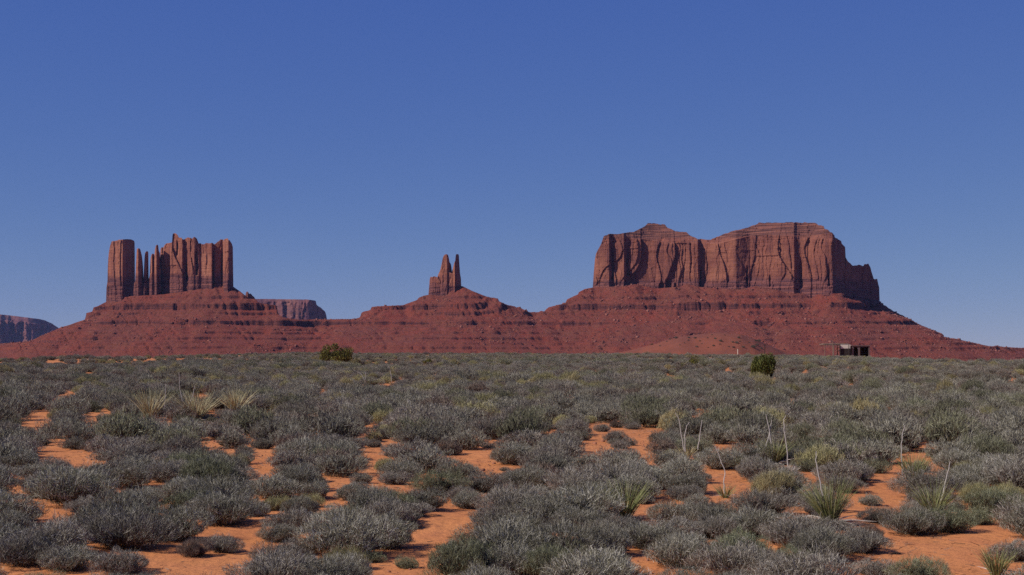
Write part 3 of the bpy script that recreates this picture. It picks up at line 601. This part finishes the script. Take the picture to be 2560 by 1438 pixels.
cand = list(scatter(9.0, 62, 9.0)) + [(x, y, s * 0.42) for x, y, s in scatter(9.0, 48, 3.0)] + list(scatter(62, 150, 1.0)) + list(scatter(150, 400, 0.36))
xs = np.array([c[0] for c in cand]); ys = np.array([c[1] for c in cand]); zs = ground(xs, ys); kn = vnoise(xs / 6, ys / 6, 301); kn2 = vnoise(xs / 17, ys / 17, 305)
for (x, y, s), z, k1, k2 in zip(cand, zs, kn, kn2):
    px, py = dist_to_px(x, y, z); d = math.hypot(x, y)
    if d < 62 and not free(x, y, 0.42 * s, 0.82 if d < 24 else 1.0): continue
    if d > 55 and k2 < 0.36 and rr.random() < 0.55: continue
    if bare_share(px, py, 0.95 * s * FPX / y, 0.42 * s * FPX / y) > ((0.30 if s < 0.42 else 0.13 if s < 0.8 else 0.08) if d < 60 else 0.12) and not (d > 60 and rr.random() < 0.35): continue
    if d > float(crest(px)) + 25: continue
    if hides(px, py, 0.95 * s * FPX / y, 0.42 * s * FPX / y): continue
    if d > 62: s *= 0.80 + 0.9 * max(0.0, k1 - 0.35)
    q = rr.random()
    kind = 'pale' if q < (0.022 if d < 30 else 0.045) + (0.12 if d > 30 and k2 > .62 else 0) else 'olive' if q < 0.10 + 0.15 * (k1 > 0.70) else 'violet' if q < 0.5 else 'brown' if q < 0.54 else 'straw' if q < (0.548 if d < 30 else 0.565) + 0.05 * (k2 > .6) * (d > 30) else 'grey'
    if kind == 'pale': s *= 0.8
    if d < 62: occupy(x, y, 0.42 * s)
    field.append(dict(x=x, y=y, z=float(z), s=s, kind=kind, hs=rr.uniform(0.85, 1.2) * (1.12 if d > 24 else 1.0), px=px, py=py))
field.sort(key=lambda e: e['y'])
inview = [e for e in field if -60 < e['px'] < 2620]
NIND = max(0, 296 - len(near))
ind = inview[:NIND]; ids = set(id(e) for e in ind); rest = [e for e in field if id(e) not in ids]
near_all = near + ind
GROUPS = {'grey': 'low grey desert shrubs', 'violet': 'low grey desert shrubs', 'olive': 'low grey desert shrubs', 'brown': 'low grey desert shrubs', 'pale': 'low grey desert shrubs'}
MIDSRC = {}
for e in near_all:
    vs_ = KINDS[e['kind']]; i = rr.randrange(len(vs_)); me, stm, md, _, _ = vs_[i]
    rot = rr.uniform(0, 6.28); sc = e['s']
    if e['y'] < 33:
        o = obj("desert_shrub", None); o.location = (e['x'], e['y'], e['z'] - 0.01); o.rotation_euler.z = rot; o.scale = (sc, sc, sc * e['hs'])
        obj("foliage", me, o); obj("stem", stm, o)
    else:
        o = obj("desert_shrub", md); o.location = (e['x'], e['y'], e['z'] - 0.01); o.rotation_euler.z = rot; o.scale = (sc, sc, sc * e['hs'])
    e['o'] = o
print("individual shrubs", len(near_all), "rest", len(rest), "farthest individual", max(e['y'] for e in near_all))

# the rest of the brush, one object: points carrying shrub copies
def brush_object():
    keys = []; 
    srcobjs = []
    # sources: shrub meshes, held by the object itself through the material-bearing meshes of real shrubs in view
    for key, lst in KINDS.items():
        for t in lst:
            srcobjs.append((key, t[2]))
    # small joined template mesh list -> one mesh each as node inputs need objects: merge by instancing on faces is avoided, build one big mesh
    idx = {}
    tmpl = []
    for key, me in srcobjs:
        n = len(me.vertices); a = np.zeros(n * 3, np.float32); me.vertices.foreach_get("co", a); tmpl.append((key, a.reshape(-1, 4, 3)))
    return tmpl
ng = bpy.data.node_groups.new("brush_scatter", 'GeometryNodeTree')
ng.interface.new_socket("Geometry", in_out='INPUT', socket_type='NodeSocketGeometry'); ng.interface.new_socket("Geometry", in_out='OUTPUT', socket_type='NodeSocketGeometry')
gi = ng.nodes.new("NodeGroupInput"); go = ng.nodes.new("NodeGroupOutput"); iop = ng.nodes.new("GeometryNodeInstanceOnPoints")
join = ng.nodes.new("GeometryNodeJoinGeometry")
# real single-mesh shrubs in the field serve as sources
src = []
for key, lst in KINDS.items():
    for t in lst:
        cand_ = [e for e in near_all if e['o'].data == t[2]]
        if cand_: src.append((key, cand_[0]['o']))
        else:
            e = next((e for e in reversed(near_all) if e['kind'] == key and e['o'].type == 'EMPTY' and e['y'] > 22), None)
            if e is None: e = next(e for e in reversed(near_all) if e['kind'] == key and e['o'].type == 'EMPTY')
            if e is not None:
                o = e['o']; loc, rz_, sc_ = o.location.copy(), o.rotation_euler.z, o.scale.copy()
                for c in list(o.children): bpy.data.objects.remove(c)
                bpy.data.objects.remove(o); o = obj("desert_shrub", t[2]); o.location = loc; o.rotation_euler.z = rz_; o.scale = sc_; e['o'] = o; src.append((key, o))
# (reverse order: join geometry keeps last linked first)
for key, o in reversed(src):
    n = ng.nodes.new("GeometryNodeObjectInfo"); n.transform_space = 'ORIGINAL'; n.inputs["Object"].default_value = o; n.inputs["As Instance"].default_value = True
    ng.links.new(n.outputs["Geometry"], join.inputs[0])
def attr(nm, typ):
    n = ng.nodes.new("GeometryNodeInputNamedAttribute"); n.data_type = typ; n.inputs[0].default_value = nm; return n.outputs["Attribute"]
ng.links.new(gi.outputs[0], iop.inputs["Points"]); ng.links.new(join.outputs[0], iop.inputs["Instance"]); iop.inputs["Pick Instance"].default_value = True
ng.links.new(attr("pick", 'INT'), iop.inputs["Instance Index"]); ng.links.new(attr("rot", 'FLOAT_VECTOR'), iop.inputs["Rotation"]); ng.links.new(attr("scl", 'FLOAT_VECTOR'), iop.inputs["Scale"])
ng.links.new(iop.outputs[0], go.inputs[0])
def add_points(name, pts):
    me = bpy.data.meshes.new(name); me.vertices.add(len(pts)); me.vertices.foreach_set("co", np.array([(e['x'], e['y'], e['z'] - 0.02) for e in pts], np.float32).ravel())
    pk = me.attributes.new("pick", 'INT', 'POINT'); rt = me.attributes.new("rot", 'FLOAT_VECTOR', 'POINT'); sc = me.attributes.new("scl", 'FLOAT_VECTOR', 'POINT')
    by = {}
    for i, (k, o) in enumerate(src): by.setdefault(k, []).append(i)
    pk.data.foreach_set("value", np.array([rr.choice(by[e['kind']]) for e in pts], np.int32))
    rt.data.foreach_set("vector", np.array([(rr.uniform(-.06, .06), rr.uniform(-.06, .06), rr.uniform(0, 6.28)) for e in pts], np.float32).ravel())
    sc.data.foreach_set("vector", np.array([(e['s'], e['s'], e['s'] * e['hs']) for e in pts], np.float32).ravel())
    o = obj(name, me); md = o.modifiers.new("scatter", 'NODES'); md.node_group = ng; return o
tag(add_points("brush", rest), "low grey brush covering the plain to its far edge", "brush", kind="stuff")

def litter():
    r = np.random.default_rng(77); n = 26000
    d = np.sqrt(r.uniform(9 ** 2, 34 ** 2, n)); t = r.uniform(-0.42, 0.42, n); x, y = d * np.sin(t), d * np.cos(t)
    k = vnoise(x / 1.3, y / 1.3, 401) > 0.42; x, y = x[k], y[k]; n = len(x); z = ground(x, y)
    a = r.uniform(0, 6.28, n); D = np.stack([np.cos(a), np.sin(a), r.uniform(-0.02, 0.22, n)], 1)
    V, F = twigs(np.stack([x, y, z + 0.004], 1), D, r.uniform(0.02, 0.11, n), r.uniform(0.003, 0.006, n), r, 0.1)
    tag(obj("litter", mesh_np("litter", V, F, M_BROW)), "dry twigs and bits lying on the sand", "litter", kind="stuff")
    n = 7000; d = np.sqrt(r.uniform(9 ** 2, 26 ** 2, n)); t = r.uniform(-0.42, 0.42, n); x, y = d * np.sin(t), d * np.cos(t); k = vnoise(x / 2, y / 2, 405) > 0.5; x, y = x[k], y[k]; n = len(x)
    base = np.array([(i, j, k_) for i in (-1, 1) for j in (-1, 1) for k_ in (-1, 1)], float); fc = np.array([(0, 1, 3, 2), (4, 6, 7, 5), (0, 4, 5, 1), (2, 3, 7, 6), (0, 2, 6, 4), (1, 5, 7, 3)])
    s_ = (0.004 + 0.005 * r.pareto(2.5, n)).clip(0, 0.03); P = base[None] * (1 + r.uniform(-.4, .4, (n, 8, 3))) * s_[:, None, None] + np.stack([x, y, ground(x, y)], 1)[:, None, :]
    tag(obj("pebbles", mesh_np("pebbles", P.reshape(-1, 3), (fc[None] + np.arange(n)[:, None, None] * 8).reshape(-1, 4), NT("pebble").color((0.30, 0.13, 0.08)).m)), "small clods and pebbles on the sand", "pebbles", kind="stuff")
litter()

# ------------------------------------------------------------------ labels of the individual shrubs: by landmark
LANDMARKS = []   # (x, y, phrase) filled below by the distinct plants

# ------------------------------------------------------------------ yuccas
def leaf_mat(name, c1, c2, c3):
    return twig_mat(name, c1, c2, c3, 0.1)
M_YUC = leaf_mat("yucca_green", (0.10, 0.12, 0.040), (0.20, 0.21, 0.08), (0.42, 0.37, 0.20))
M_YTAN = leaf_mat("yucca_tan", (0.26, 0.22, 0.11), (0.42, 0.37, 0.20), (0.60, 0.54, 0.36))
M_DEAD = leaf_mat("dead_leaf", (0.25, 0.21, 0.17), (0.40, 0.35, 0.30), (0.55, 0.50, 0.45))
M_STALK = NT("bleached_stalk").color((0.44, 0.39, 0.35)).m
M_POD = NT("dry_pod").color((0.035, 0.028, 0.025)).m
def leaves(seed, n, L, spread, w, droop=0.0, lo=0.05):
    r = np.random.default_rng(seed); a = r.uniform(0, 6.28, n); t = np.sqrt(r.uniform(lo, 1, n)) * spread
    D = np.stack([np.sin(t) * np.cos(a), np.sin(t) * np.sin(a), np.cos(t)], 1); Ls = L * r.uniform(0.7, 1.05, n)
    b = np.stack([np.cos(a) * 0.02, np.sin(a) * 0.02, 0 * a], 1) + r.normal(size=(n, 3)) * 0.012
    side = np.cross(D, r.normal(size=(n, 3))); side /= np.linalg.norm(side, axis=1)[:, None]
    bend = np.stack([np.cos(a), np.sin(a), -0.6 + 0 * a], 1) * (Ls * r.uniform(0, 0.18 + droop, n))[:, None]
    mid = b + D * (Ls * 0.55)[:, None] + bend * 0.25; tip = b + D * Ls[:, None] + bend
    W = (w * r.uniform(0.8, 1.2, n))[:, None]
    V = np.stack([b - side * W / 2, b + side * W / 2, mid + side * W / 2.2, mid - side * W / 2.2, tip + side * W * .08, tip - side * W * .08], 1).reshape(-1, 3)
    i = np.arange(n)[:, None] * 6; F = np.concatenate([i + np.array([[0, 1, 2, 3]]), i + np.array([[3, 2, 4, 5]])]); return V, F
def plant_stalk(root, pts, base_xyz, pods=()):
    """pts in px of the photo from foot to tip, in the plane of the plant"""
    x0, y, z0 = base_xyz; P = [(pxx(a, y) - x0, 0.02 * i, pz(b, y) - z0) for i, (a, b) in enumerate(pts)]
    Q = []
    for i in range(len(P) - 1):
        for k in range(3):
            t = k / 3; Q.append(tuple(P[i][j] * (1 - t) + P[i + 1][j] * t + (random.Random(i * 7 + k + j).uniform(-1, 1) * 0.004) for j in range(3)))
    Q.append(P[-1]); n = len(Q); mb = MB(); mb.tube(Q, [0.0078 * (1 - 0.55 * i / n) * (y / 20) ** 0.5 for i in range(n)], 5); st = mb.build("stalk", M_STALK, root)
    r = random.Random(3)
    for k, (a, b) in enumerate(pods):
        c = (pxx(a, y) - x0, 0, pz(b, y) - z0); mb = MB(); mb.tube([(c[0], c[1], c[2] - .03), (c[0] + .008, c[1], c[2]), (c[0] + .02, c[1], c[2] + .03)], [0.008, 0.02, 0.006], 6); mb.build("seed_pod", M_POD, st)
def yucca(px, py, wpx, hpx, mat, lab, land, stalks=(), pods=(), n=110, skirt=0.35, lean=0.0, seed=0):
    x, y, z = on_ground(px, py); L = hpx / FPX * y * 1.05; spread = min(1.35, math.atan2(wpx / 2, hpx) * 1.25 + 0.12)
    root = obj("yucca", None); root.location = (x, y, z); tag(root, lab, "yucca", "yuccas among the brush")
    V, F = leaves(seed + int(px), int(n * 1.9), L * 1.08, spread * 0.85, 0.0052 * (y / 18) ** 0.7); lv = obj("leaves", mesh_np("leaves", V, F, mat), root); lv.rotation_euler = (0, lean, 0)
    if skirt:
        V, F = leaves(seed + int(px) + 5, int(n * skirt), L * 0.8, 1.75, 0.010 * (y / 18) ** 0.6, 0.2, 0.55); V[:, 2] = np.maximum(V[:, 2], 0.015) + 0.02; obj("dead_leaves", mesh_np("dead_leaves", V, F, M_DEAD), root)
    for k, s in enumerate(stalks): plant_stalk(root, s, (x, y, z), pods if k == 0 else ())
    LANDMARKS.append((x, y, land))
yucca(375, 1050, 95, 82, M_YTAN, "tan spiky yucca, leftmost of the three side by side", "leftmost tan yucca", [[(411, 1020), (413, 985), (414, 960)]])
yucca(492, 1052, 145, 82, M_YTAN, "tan yucca with a dark podded flower stalk, middle of the three", "pod-stalked tan yucca", [[(464, 1030), (455, 1000), (448, 970), (446, 930)], [(470, 1020), (483, 985), (485, 965)]], [(450, 933), (456, 966), (452, 972), (458, 968), (450, 960)], n=170)
yucca(590, 1032, 125, 68, M_YTAN, "tan yucca beside a pale green bush, rightmost of the three", "rightmost tan yucca", n=150)
yucca(1562, 1298, 125, 105, M_YUC, "upright green yucca near the bottom, right of centre", "green yucca at lower centre", n=170, skirt=0.15)
yucca(1938, 1162, 85, 70, M_YUC, "yellow-green yucca with a forked pale stalk", "yucca with forked stalk", [[(1914, 1120), (1924, 1085), (1931, 1050)], [(1928, 1110), (1922, 1065), (1916, 1036)]], n=130, skirt=0.6)
yucca(1972, 1188, 60, 30, M_DEAD, "dead bleached yucca clump with one tall straight white stalk", "tall white stalk", [[(1970, 1170), (1968, 1120), (1962, 1075), (1962, 1050), (1967, 1040)]], n=90, skirt=1.2)
yucca(1716, 1150, 60, 40, M_YTAN, "small yucca with three thin bare stalks", "three-stalked yucca", [[(1711, 1130), (1704, 1090), (1699, 1050), (1689, 1032)], [(1713, 1130), (1712, 1090), (1718, 1065), (1725, 1056)], [(1744, 1125), (1750, 1090), (1756, 1050)]], n=60, skirt=0.3)
yucca(2132, 1165, 75, 60, M_YUC, "green yucca without a stalk half hidden by grey shrubs", "stalkless half-hidden yucca", n=90, skirt=0.5)
yucca(2284, 1212, 75, 82, M_YUC, "green yucca with a thin curved stalk rising on its left", "yucca with curved stalk", [[(2258, 1200), (2255, 1150), (2256, 1110), (2260, 1085), (2266, 1064)]], n=140, skirt=0.8)
yucca(2078, 1312, 105, 115, M_YUC, "largest green yucca with a leaning thin stalk and dry leaves", "largest green yucca", [[(2057, 1240), (2048, 1190), (2042, 1150), (2044, 1130)]], n=190, skirt=0.7, lean=-0.10)
yucca(2335, 1290, 120, 90, M_YUC, "sprawling yucca with a bleached stalk leaning right, lower right", "sprawling yucca", [[(2352, 1258), (2362, 1220), (2372, 1185), (2380, 1155)]], n=100, skirt=0.9)
yucca(1812, 1245, 50, 40, M_YUC, "grassy tuft at the foot of a kinked bare stalk", "kinked stalk", [[(1811, 1235), (1810, 1205), (1815, 1182), (1803, 1150), (1790, 1116)]], n=45, skirt=0.2)
yucca(930, 966, 55, 24, M_YUC, "small yucca with a drooping bent stalk ending in dark pods", "bent-stalk yucca", [[(916, 960), (909, 945), (902, 934), (885, 926)], [(914, 958), (914, 930)]], [(887, 930), (891, 930), (917, 929)], n=70, skirt=0.2)
yucca(978, 962, 20, 12, M_YTAN, "lone pale stalk topped with dark pods, right of the bent-stalk yucca", "lone podded stalk", [[(979, 958), (978, 940), (975, 925), (970, 915)]], [(967, 918), (975, 920)], n=12, skirt=0)
yucca(1676, 938, 34, 18, M_YUC, "tiny distant yucca left of the sparse green bush", "tiny distant yucca", n=40, skirt=0)
yucca(2110, 966, 34, 16, M_DEAD, "pale dried yucca far out in the right of the plain", "pale dried yucca", n=50, skirt=0.4)
yucca(1990, 962, 26, 16, M_YUC, "little yellow-green yucca right of the dark round juniper", "little yellow-green yucca", n=40, skirt=0.2)
yucca(2492, 1442, 70, 72, M_YUC, "yellow-green grass-like tuft in the bottom right corner", "grass-like corner tuft", n=110, skirt=0.1)

# ------------------------------------------------------------------ junipers
M_JUN = twig_mat("juniper_green", (0.045, 0.055, 0.012), (0.095, 0.110, 0.025), (0.20, 0.20, 0.06), 0.1)
M_JUN2 = twig_mat("juniper_olive", (0.08, 0.072, 0.015), (0.15, 0.135, 0.032), (0.26, 0.23, 0.08), 0.1)
def juniper(px, py, wpx, hpx, lobes, mat, lab, land, n=8000, trunkn=5, lf=(0.05, 0.11), w=0.03, name="juniper"):
    x, y, z = on_ground(px, py); W = wpx / FPX * y; H = hpx / FPX * y
    root = obj(name, None); root.location = (x, y, z); tag(root, lab, "bush")
    r = np.random.default_rng(int(px)); Vs = []
    for (lx, lz, lr, lh, share) in lobes:
        k = int(n * share); nc = 16; cd = r.normal(size=(nc, 3)); cd /= np.linalg.norm(cd, axis=1)[:, None]; cq = r.uniform(0.35, 0.95, nc)[:, None]; cr = r.uniform(0.26, 0.5, nc)
        ci = r.integers(0, nc, k); d = r.normal(size=(k, 3)); d /= np.linalg.norm(d, axis=1)[:, None]
        P = (cd * cq)[ci] + d * (cr[ci] * r.uniform(0.3, 1.0, k) ** 0.5)[:, None] * np.array([1, 1, 1.35])
        P = P * np.array([lr * W, lr * W * 0.9, lh * H]); P += np.array([lx * W, 0, lz * H]); P[:, 2] = np.abs(P[:, 2]) * 1.0 + 0.04 * H
        D = d * 0.5 + np.array([0, 0, 0.8]) + r.normal(size=(k, 3)) * 0.3; D /= np.linalg.norm(D, axis=1)[:, None]
        V, F = twigs(P, D, r.uniform(*lf, k) * (y / 120 + 0.4), np.full(k, w) * r.uniform(.7, 1.3, k), r); Vs.append(V)
    V = np.concatenate(Vs); obj("crown", mesh_np("crown", V, np.arange(len(V)).reshape(-1, 4), mat), root)
    mb = MB(); q = random.Random(int(px))
    for k in range(trunkn):
        a = 6.28 * k / trunkn + q.random(); e = 0.35 * W * q.uniform(.5, 1)
        mb.tube([(0.05 * math.cos(a), 0.05 * math.sin(a), -0.05), (e * .4 * math.cos(a), e * .4 * math.sin(a), H * .25), (e * math.cos(a), e * math.sin(a), H * 0.7)], [0.045, 0.032, 0.012], 5)
    mb.build("trunk", M_STEM, root); LANDMARKS.append((x, y, land))
juniper(840, 911, 88, 44, [(-.12, .48, .34, .52, .5), (.27, .40, .24, .44, .3), (-.38, .22, .14, .24, .12), (0.1, .2, .40, .22, .15)], M_JUN2, "large olive-green juniper with two rounded lobes, far left of centre", "two-lobed juniper", w=0.06)
juniper(1908, 946, 68, 56, [(0, .45, .48, .52, .6), (-.22, .55, .22, .38, .2), (.24, .58, .22, .36, .2), (.02, .75, .14, .28, .08)], M_JUN, "dark green round juniper standing alone right of centre", "dark round juniper", w=0.035)
juniper(1728, 922, 56, 30, [(.12, .5, .30, .45, .55), (-.36, .22, .16, .26, .3)], M_JUN2, "sparse olive bush left of the dark round juniper", "sparse olive bush", n=1500, w=0.035, name="desert_bush")
juniper(1068, 912, 26, 12, [(0, .45, .45, .5, 1)], M_JUN2, "small yellowish-olive bush on the far plain near the centre", "small yellowish bush", n=900, w=0.05, name="desert_bush")

# ------------------------------------------------------------------ dark bushes dotted over the sand hill
M_DBUSH = twig_mat("dune_bush", (0.05, 0.055, 0.035), (0.10, 0.10, 0.075), (0.17, 0.16, 0.13))
bushm = []
for k in range(3):
    V, F = shrub_foliage(900 + k, 700, 0.05, rad=0.5, h=0.6); bushm.append(mesh_np("dune_bush", V, F, M_DBUSH))
DB = [(1690, 847, 12), (1675, 849, 7), (1722, 845, 8), (1738, 847, 9), (1769, 846, 6), (1788, 848, 8), (1802, 854, 11), (1721, 852, 7), (1742, 868, 9), (1784, 866, 9), (1755, 860, 5), (1832, 857, 8), (1842, 859, 12), (1847, 846, 10), (1850, 855, 6),
      (1858, 869, 10), (1873, 858, 6), (1890, 853, 9), (1898, 855, 14), (1893, 864, 10), (1884, 871, 16), (1667, 854, 6), (1800, 862, 6), (1834, 870, 9), (1822, 868, 6), (1770, 870, 5), (1700, 864, 5), (1750, 854, 6), (1904, 873, 9), (1812, 838, 5), (1780, 838, 5), (1650, 866, 6), (1630, 862, 9), (1711, 858, 5)]
dlist = []
for px, py, w in DB:
    yv = np.arange(880, 1075, 2.0); zz = dune_h(pxx(px, yv), yv); sy = Y0 - (zz - HC) / yv * FPX; k = int(np.argmin(np.abs(sy - py))); y = yv[k]
    o = obj("dune_bush", bushm[int(px) % 3]); s = w * 0.85 / FPX * y; o.location = (pxx(px, y), y, float(zz[k]) - 0.1); o.scale = (s, s, s * 0.9); o.rotation_euler.z = px % 6
    dlist.append((px, py, w, o))
ordw = ["first", "second", "third", "fourth", "fifth", "sixth", "seventh", "eighth", "ninth", "tenth", "eleventh", "twelfth", "thirteenth", "fourteenth", "fifteenth", "sixteenth", "seventeenth", "eighteenth", "nineteenth", "twentieth"]
for _k in range(0):
    pass
rows = {"upper": [d for d in dlist if d[1] < 853], "middle": [d for d in dlist if 853 <= d[1] < 862], "lower": [d for d in dlist if d[1] >= 862]}
for nm, L_ in rows.items():
    for k, d in enumerate(sorted(L_)):
        tag(d[3], f"{'larger' if d[2] > 9 else 'small'} dark bush on the orange sand hill, {ordw[k]} from the left in the {nm} row", "bush", "dark bushes on the sand hill")

# ------------------------------------------------------------------ ramada and shed
M_WOOD = NT("weathered_wood"); M_WOOD.color(M_WOOD.mix(M_WOOD.noise(3, (1, 1, 8)), (0.13, 0.09, 0.07), (0.24, 0.18, 0.145))); M_WOOD = M_WOOD.m
M_DWOOD = NT("dark_wood").color((0.045, 0.033, 0.03)).m
M_PALE = NT("pale_board"); M_PALE.color(M_PALE.mix(M_PALE.noise(2), (0.62, 0.55, 0.44), (0.74, 0.67, 0.55))); M_PALE = M_PALE.m
M_TAR = NT("grey_plank"); M_TAR.color(M_TAR.mix(M_TAR.noise(4, (1, 1, 6)), (0.13, 0.085, 0.075), (0.20, 0.14, 0.125))); M_TAR = M_TAR.m
HY = 322.0; U = HY / FPX       # metres per photo pixel at the hut
def hx(px): return pxx(px, HY)
def hz(py): return pz(py, HY)
hg = float(ground(hx(2110), HY))
ram = obj("ramada", None); ram.location = (hx(2095), HY, hg); tag(ram, "open brush-roofed timber shade shelter beside the dark shed", "shelter")
def rel(o, root): o.location = (-root.location[0], -root.location[1], -root.location[2])
def post(px, dy, top, r=0.09, mat=M_WOOD, lean=0):
    mb = MB(); mb.tube([(hx(px), HY + dy, hg - .3), (hx(px) + .02, HY + dy, (hg + hz(top)) / 2), (hx(px + lean), HY + dy, hz(top))], [r, r * .9, r * .8], 7); rel(mb.build("post", mat, ram), ram)
post(2062, 0, 861); post(2081, -0.4, 850, 0.08, lean=-1); post(2084, 0, 862, 0.13); post(2099, -0.45, 863, 0.16, M_DWOOD); post(2121, -0.45, 862, 0.10, M_DWOOD); post(2101, 3.0, 863, 0.10, M_DWOOD)
mb = MB(); mb.box((hx(2090), HY + 2.1, hz(861.0)), (hx(2122) - hx(2058), 4.0, 0.14))
for k in range(26): mb.tube([(hx(2059 + k * 2.5), HY - 0.05, hz(860.4) + .1), (hx(2060 + k * 2.5 + (k % 3)), HY + 3.4, hz(860.2) + .08 * (k % 2))], 0.05, 4)
rel(mb.build("roof", M_WOOD, ram), ram)
mb = MB(); mb.tube([(hx(2057), HY, hz(863)), (hx(2123), HY, hz(862.6))], 0.07, 6); mb.tube([(hx(2057), HY + 3, hz(863)), (hx(2123), HY + 3, hz(862.6))], 0.07, 6); rel(mb.build("beam", M_WOOD, ram), ram)
mb = MB(); mb.box((hx(2113), HY - 0.22, hz(866.5)), (hx(2128) - hx(2103), 0.08, hz(861.8) - hz(871.5))); rel(mb.build("wall_panel", M_PALE, ram), ram)
mb = MB(); mb.box((hx(2113), HY - 0.20, (hz(871.7) + hg) / 2), (hx(2128) - hx(2099), 0.10, hz(871.7) - hg)); rel(mb.build("lower_wall", M_DWOOD, ram), ram)
shed = obj("shed", None); shed.location = (hx(2153), HY, hg); tag(shed, "low dark open-fronted wooden shed on the plain below the mesa", "shed")
x0, x1, zt = hx(2130), hx(2174), hz(864.2)
mb = MB(); mb.box(((x0 + x1) / 2, HY + 1.5, zt), (x1 - x0 + .3, 3.6, 0.16)); rel(mb.build("roof", M_TAR, shed), shed)
mb = MB(); zf = zt - 0.08
mb.box((x0 + .1, HY + 1.5, (zf + hg) / 2 - .1), (.1, 3.2, zf - hg + .2)); mb.box((x1 - .1, HY + 1.5, (zf + hg) / 2 - .1), (.1, 3.2, zf - hg + .2)); mb.box(((x0 + x1) / 2, HY + 3.2, (zf + hg) / 2 - .1), (x1 - x0, .1, zf - hg + .2))
rel(mb.build("wall", M_DWOOD, shed), shed)
mb = MB(); mb.box(((x0 + x1) / 2, HY - .1, zf - .12), (x1 - x0, .1, .24)); mb.box((hx(2132), HY - .1, (zf - .24 + hg) / 2), (.35, .1, zf - .24 - hg)); mb.box((hx(2172.5), HY - .1, (zf - .24 + hg) / 2), (.25, .1, zf - .24 - hg)); mb.box((hx(2147.5), HY - .1, (zf - .24 + hg) / 2), (.40, .1, zf - .24 - hg))
rel(mb.build("front_frame", M_TAR, shed), shed)
mb = MB(); mb.box((hx(2146.5), HY + .02, hz(870)), (.45, .05, .5)); rel(mb.build("counter_board", M_PALE, shed), shed)
mb = MB(); y = 318.0; mb.tube([(pxx(1912, y), y, float(ground(pxx(1912, y), y)) - .2), (pxx(1912, y), y, pz(861, y))], 0.10, 7)
mb.box((pxx(1912, y), y, pz(863, y)), (0.5, 0.1, 0.12)); tag(mb.build("pole", M_DWOOD), "dark wooden pole standing at the plain's edge beside the sand hill", "pole")
mb = MB(); y = 325.0; mb.tube([(pxx(1844.5, y), y, float(ground(pxx(1844.5, y), y)) - .2), (pxx(1844.5, y), y, pz(873, y))], 0.08, 7); tag(mb.build("pole", M_PALE), "short pale post at the plain's edge in front of the sand hill", "pole")

# ------------------------------------------------------------------ shrub labels
ordn = ordw + ["twenty-first", "twenty-second", "twenty-third", "twenty-fourth", "twenty-fifth", "twenty-sixth", "twenty-seventh", "twenty-eighth", "twenty-ninth", "thirtieth"] + ["thirty-" + w for w in ordw[:9]] + ["fortieth"] + ["forty-" + w for w in ordw[:9]]
LM = [(pxx_[0], pxx_[1], t) for pxx_, t in [(on_ground(*p), t) for p, t in (((20, 1420), "bottom left corner"), ((1100, 1370), "large bare sand patch, bottom centre"), ((2400, 1390), "large bare sand patch, bottom right"), ((430, 1400), "large bare sand patch, bottom left"), ((150, 1140), "oval bare sand patch, left side"), ((730, 1268), "pair of pale bushes, lower left"))]]
LM += LANDMARKS
tone = {'grey': 'grey', 'violet': 'violet-grey', 'olive': 'olive-grey', 'pale': 'pale yellow-green', 'brown': 'brownish', 'straw': 'straw-coloured'}
bk = {}
for e in near_all:
    best = min(LM, key=lambda l: math.hypot(l[0] - e['x'], (l[1] - e['y']) * 0.7)); dx_, dy_ = e['x'] - best[0], e['y'] - best[1]
    side = ("right" if dx_ > 0 else "left") if abs(dx_) > abs(dy_) * 0.6 else ("far" if dy_ > 0 else "near")
    bk.setdefault((best[2], side, e['kind']), []).append((math.hypot(dx_, dy_), e))
for (land, side, kind), L_ in bk.items():
    for k, (_, e) in enumerate(sorted(L_, key=lambda t: t[0])):
        o = e['o']; o["label"] = (f"{tone[kind]} shrub, " + ("closest" if k == 0 else ordn[k] + " closest") + f" on the {side} side of {land}"); o["category"] = "shrub"; o["group"] = "low desert shrubs"

# ------------------------------------------------------------------ haze
HAZE = 1.3e-5
if HAZE:
    mb = MB(); mb.box((0, 6000, 220), (26000, 15000, 520)); hm = bpy.data.materials.new("haze_air"); hm.use_nodes = True; t = hm.node_tree; t.nodes.clear()
    pv = t.nodes.new("ShaderNodeVolumePrincipled"); pv.inputs["Color"].default_value = (0.40, 0.52, 1.0, 1); pv.inputs["Density"].default_value = HAZE; pv.inputs["Anisotropy"].default_value = 0.0
    out = t.nodes.new("ShaderNodeOutputMaterial"); t.links.new(pv.outputs[0], out.inputs["Volume"])
    tag(mb.build("haze", hm), kind="stuff")
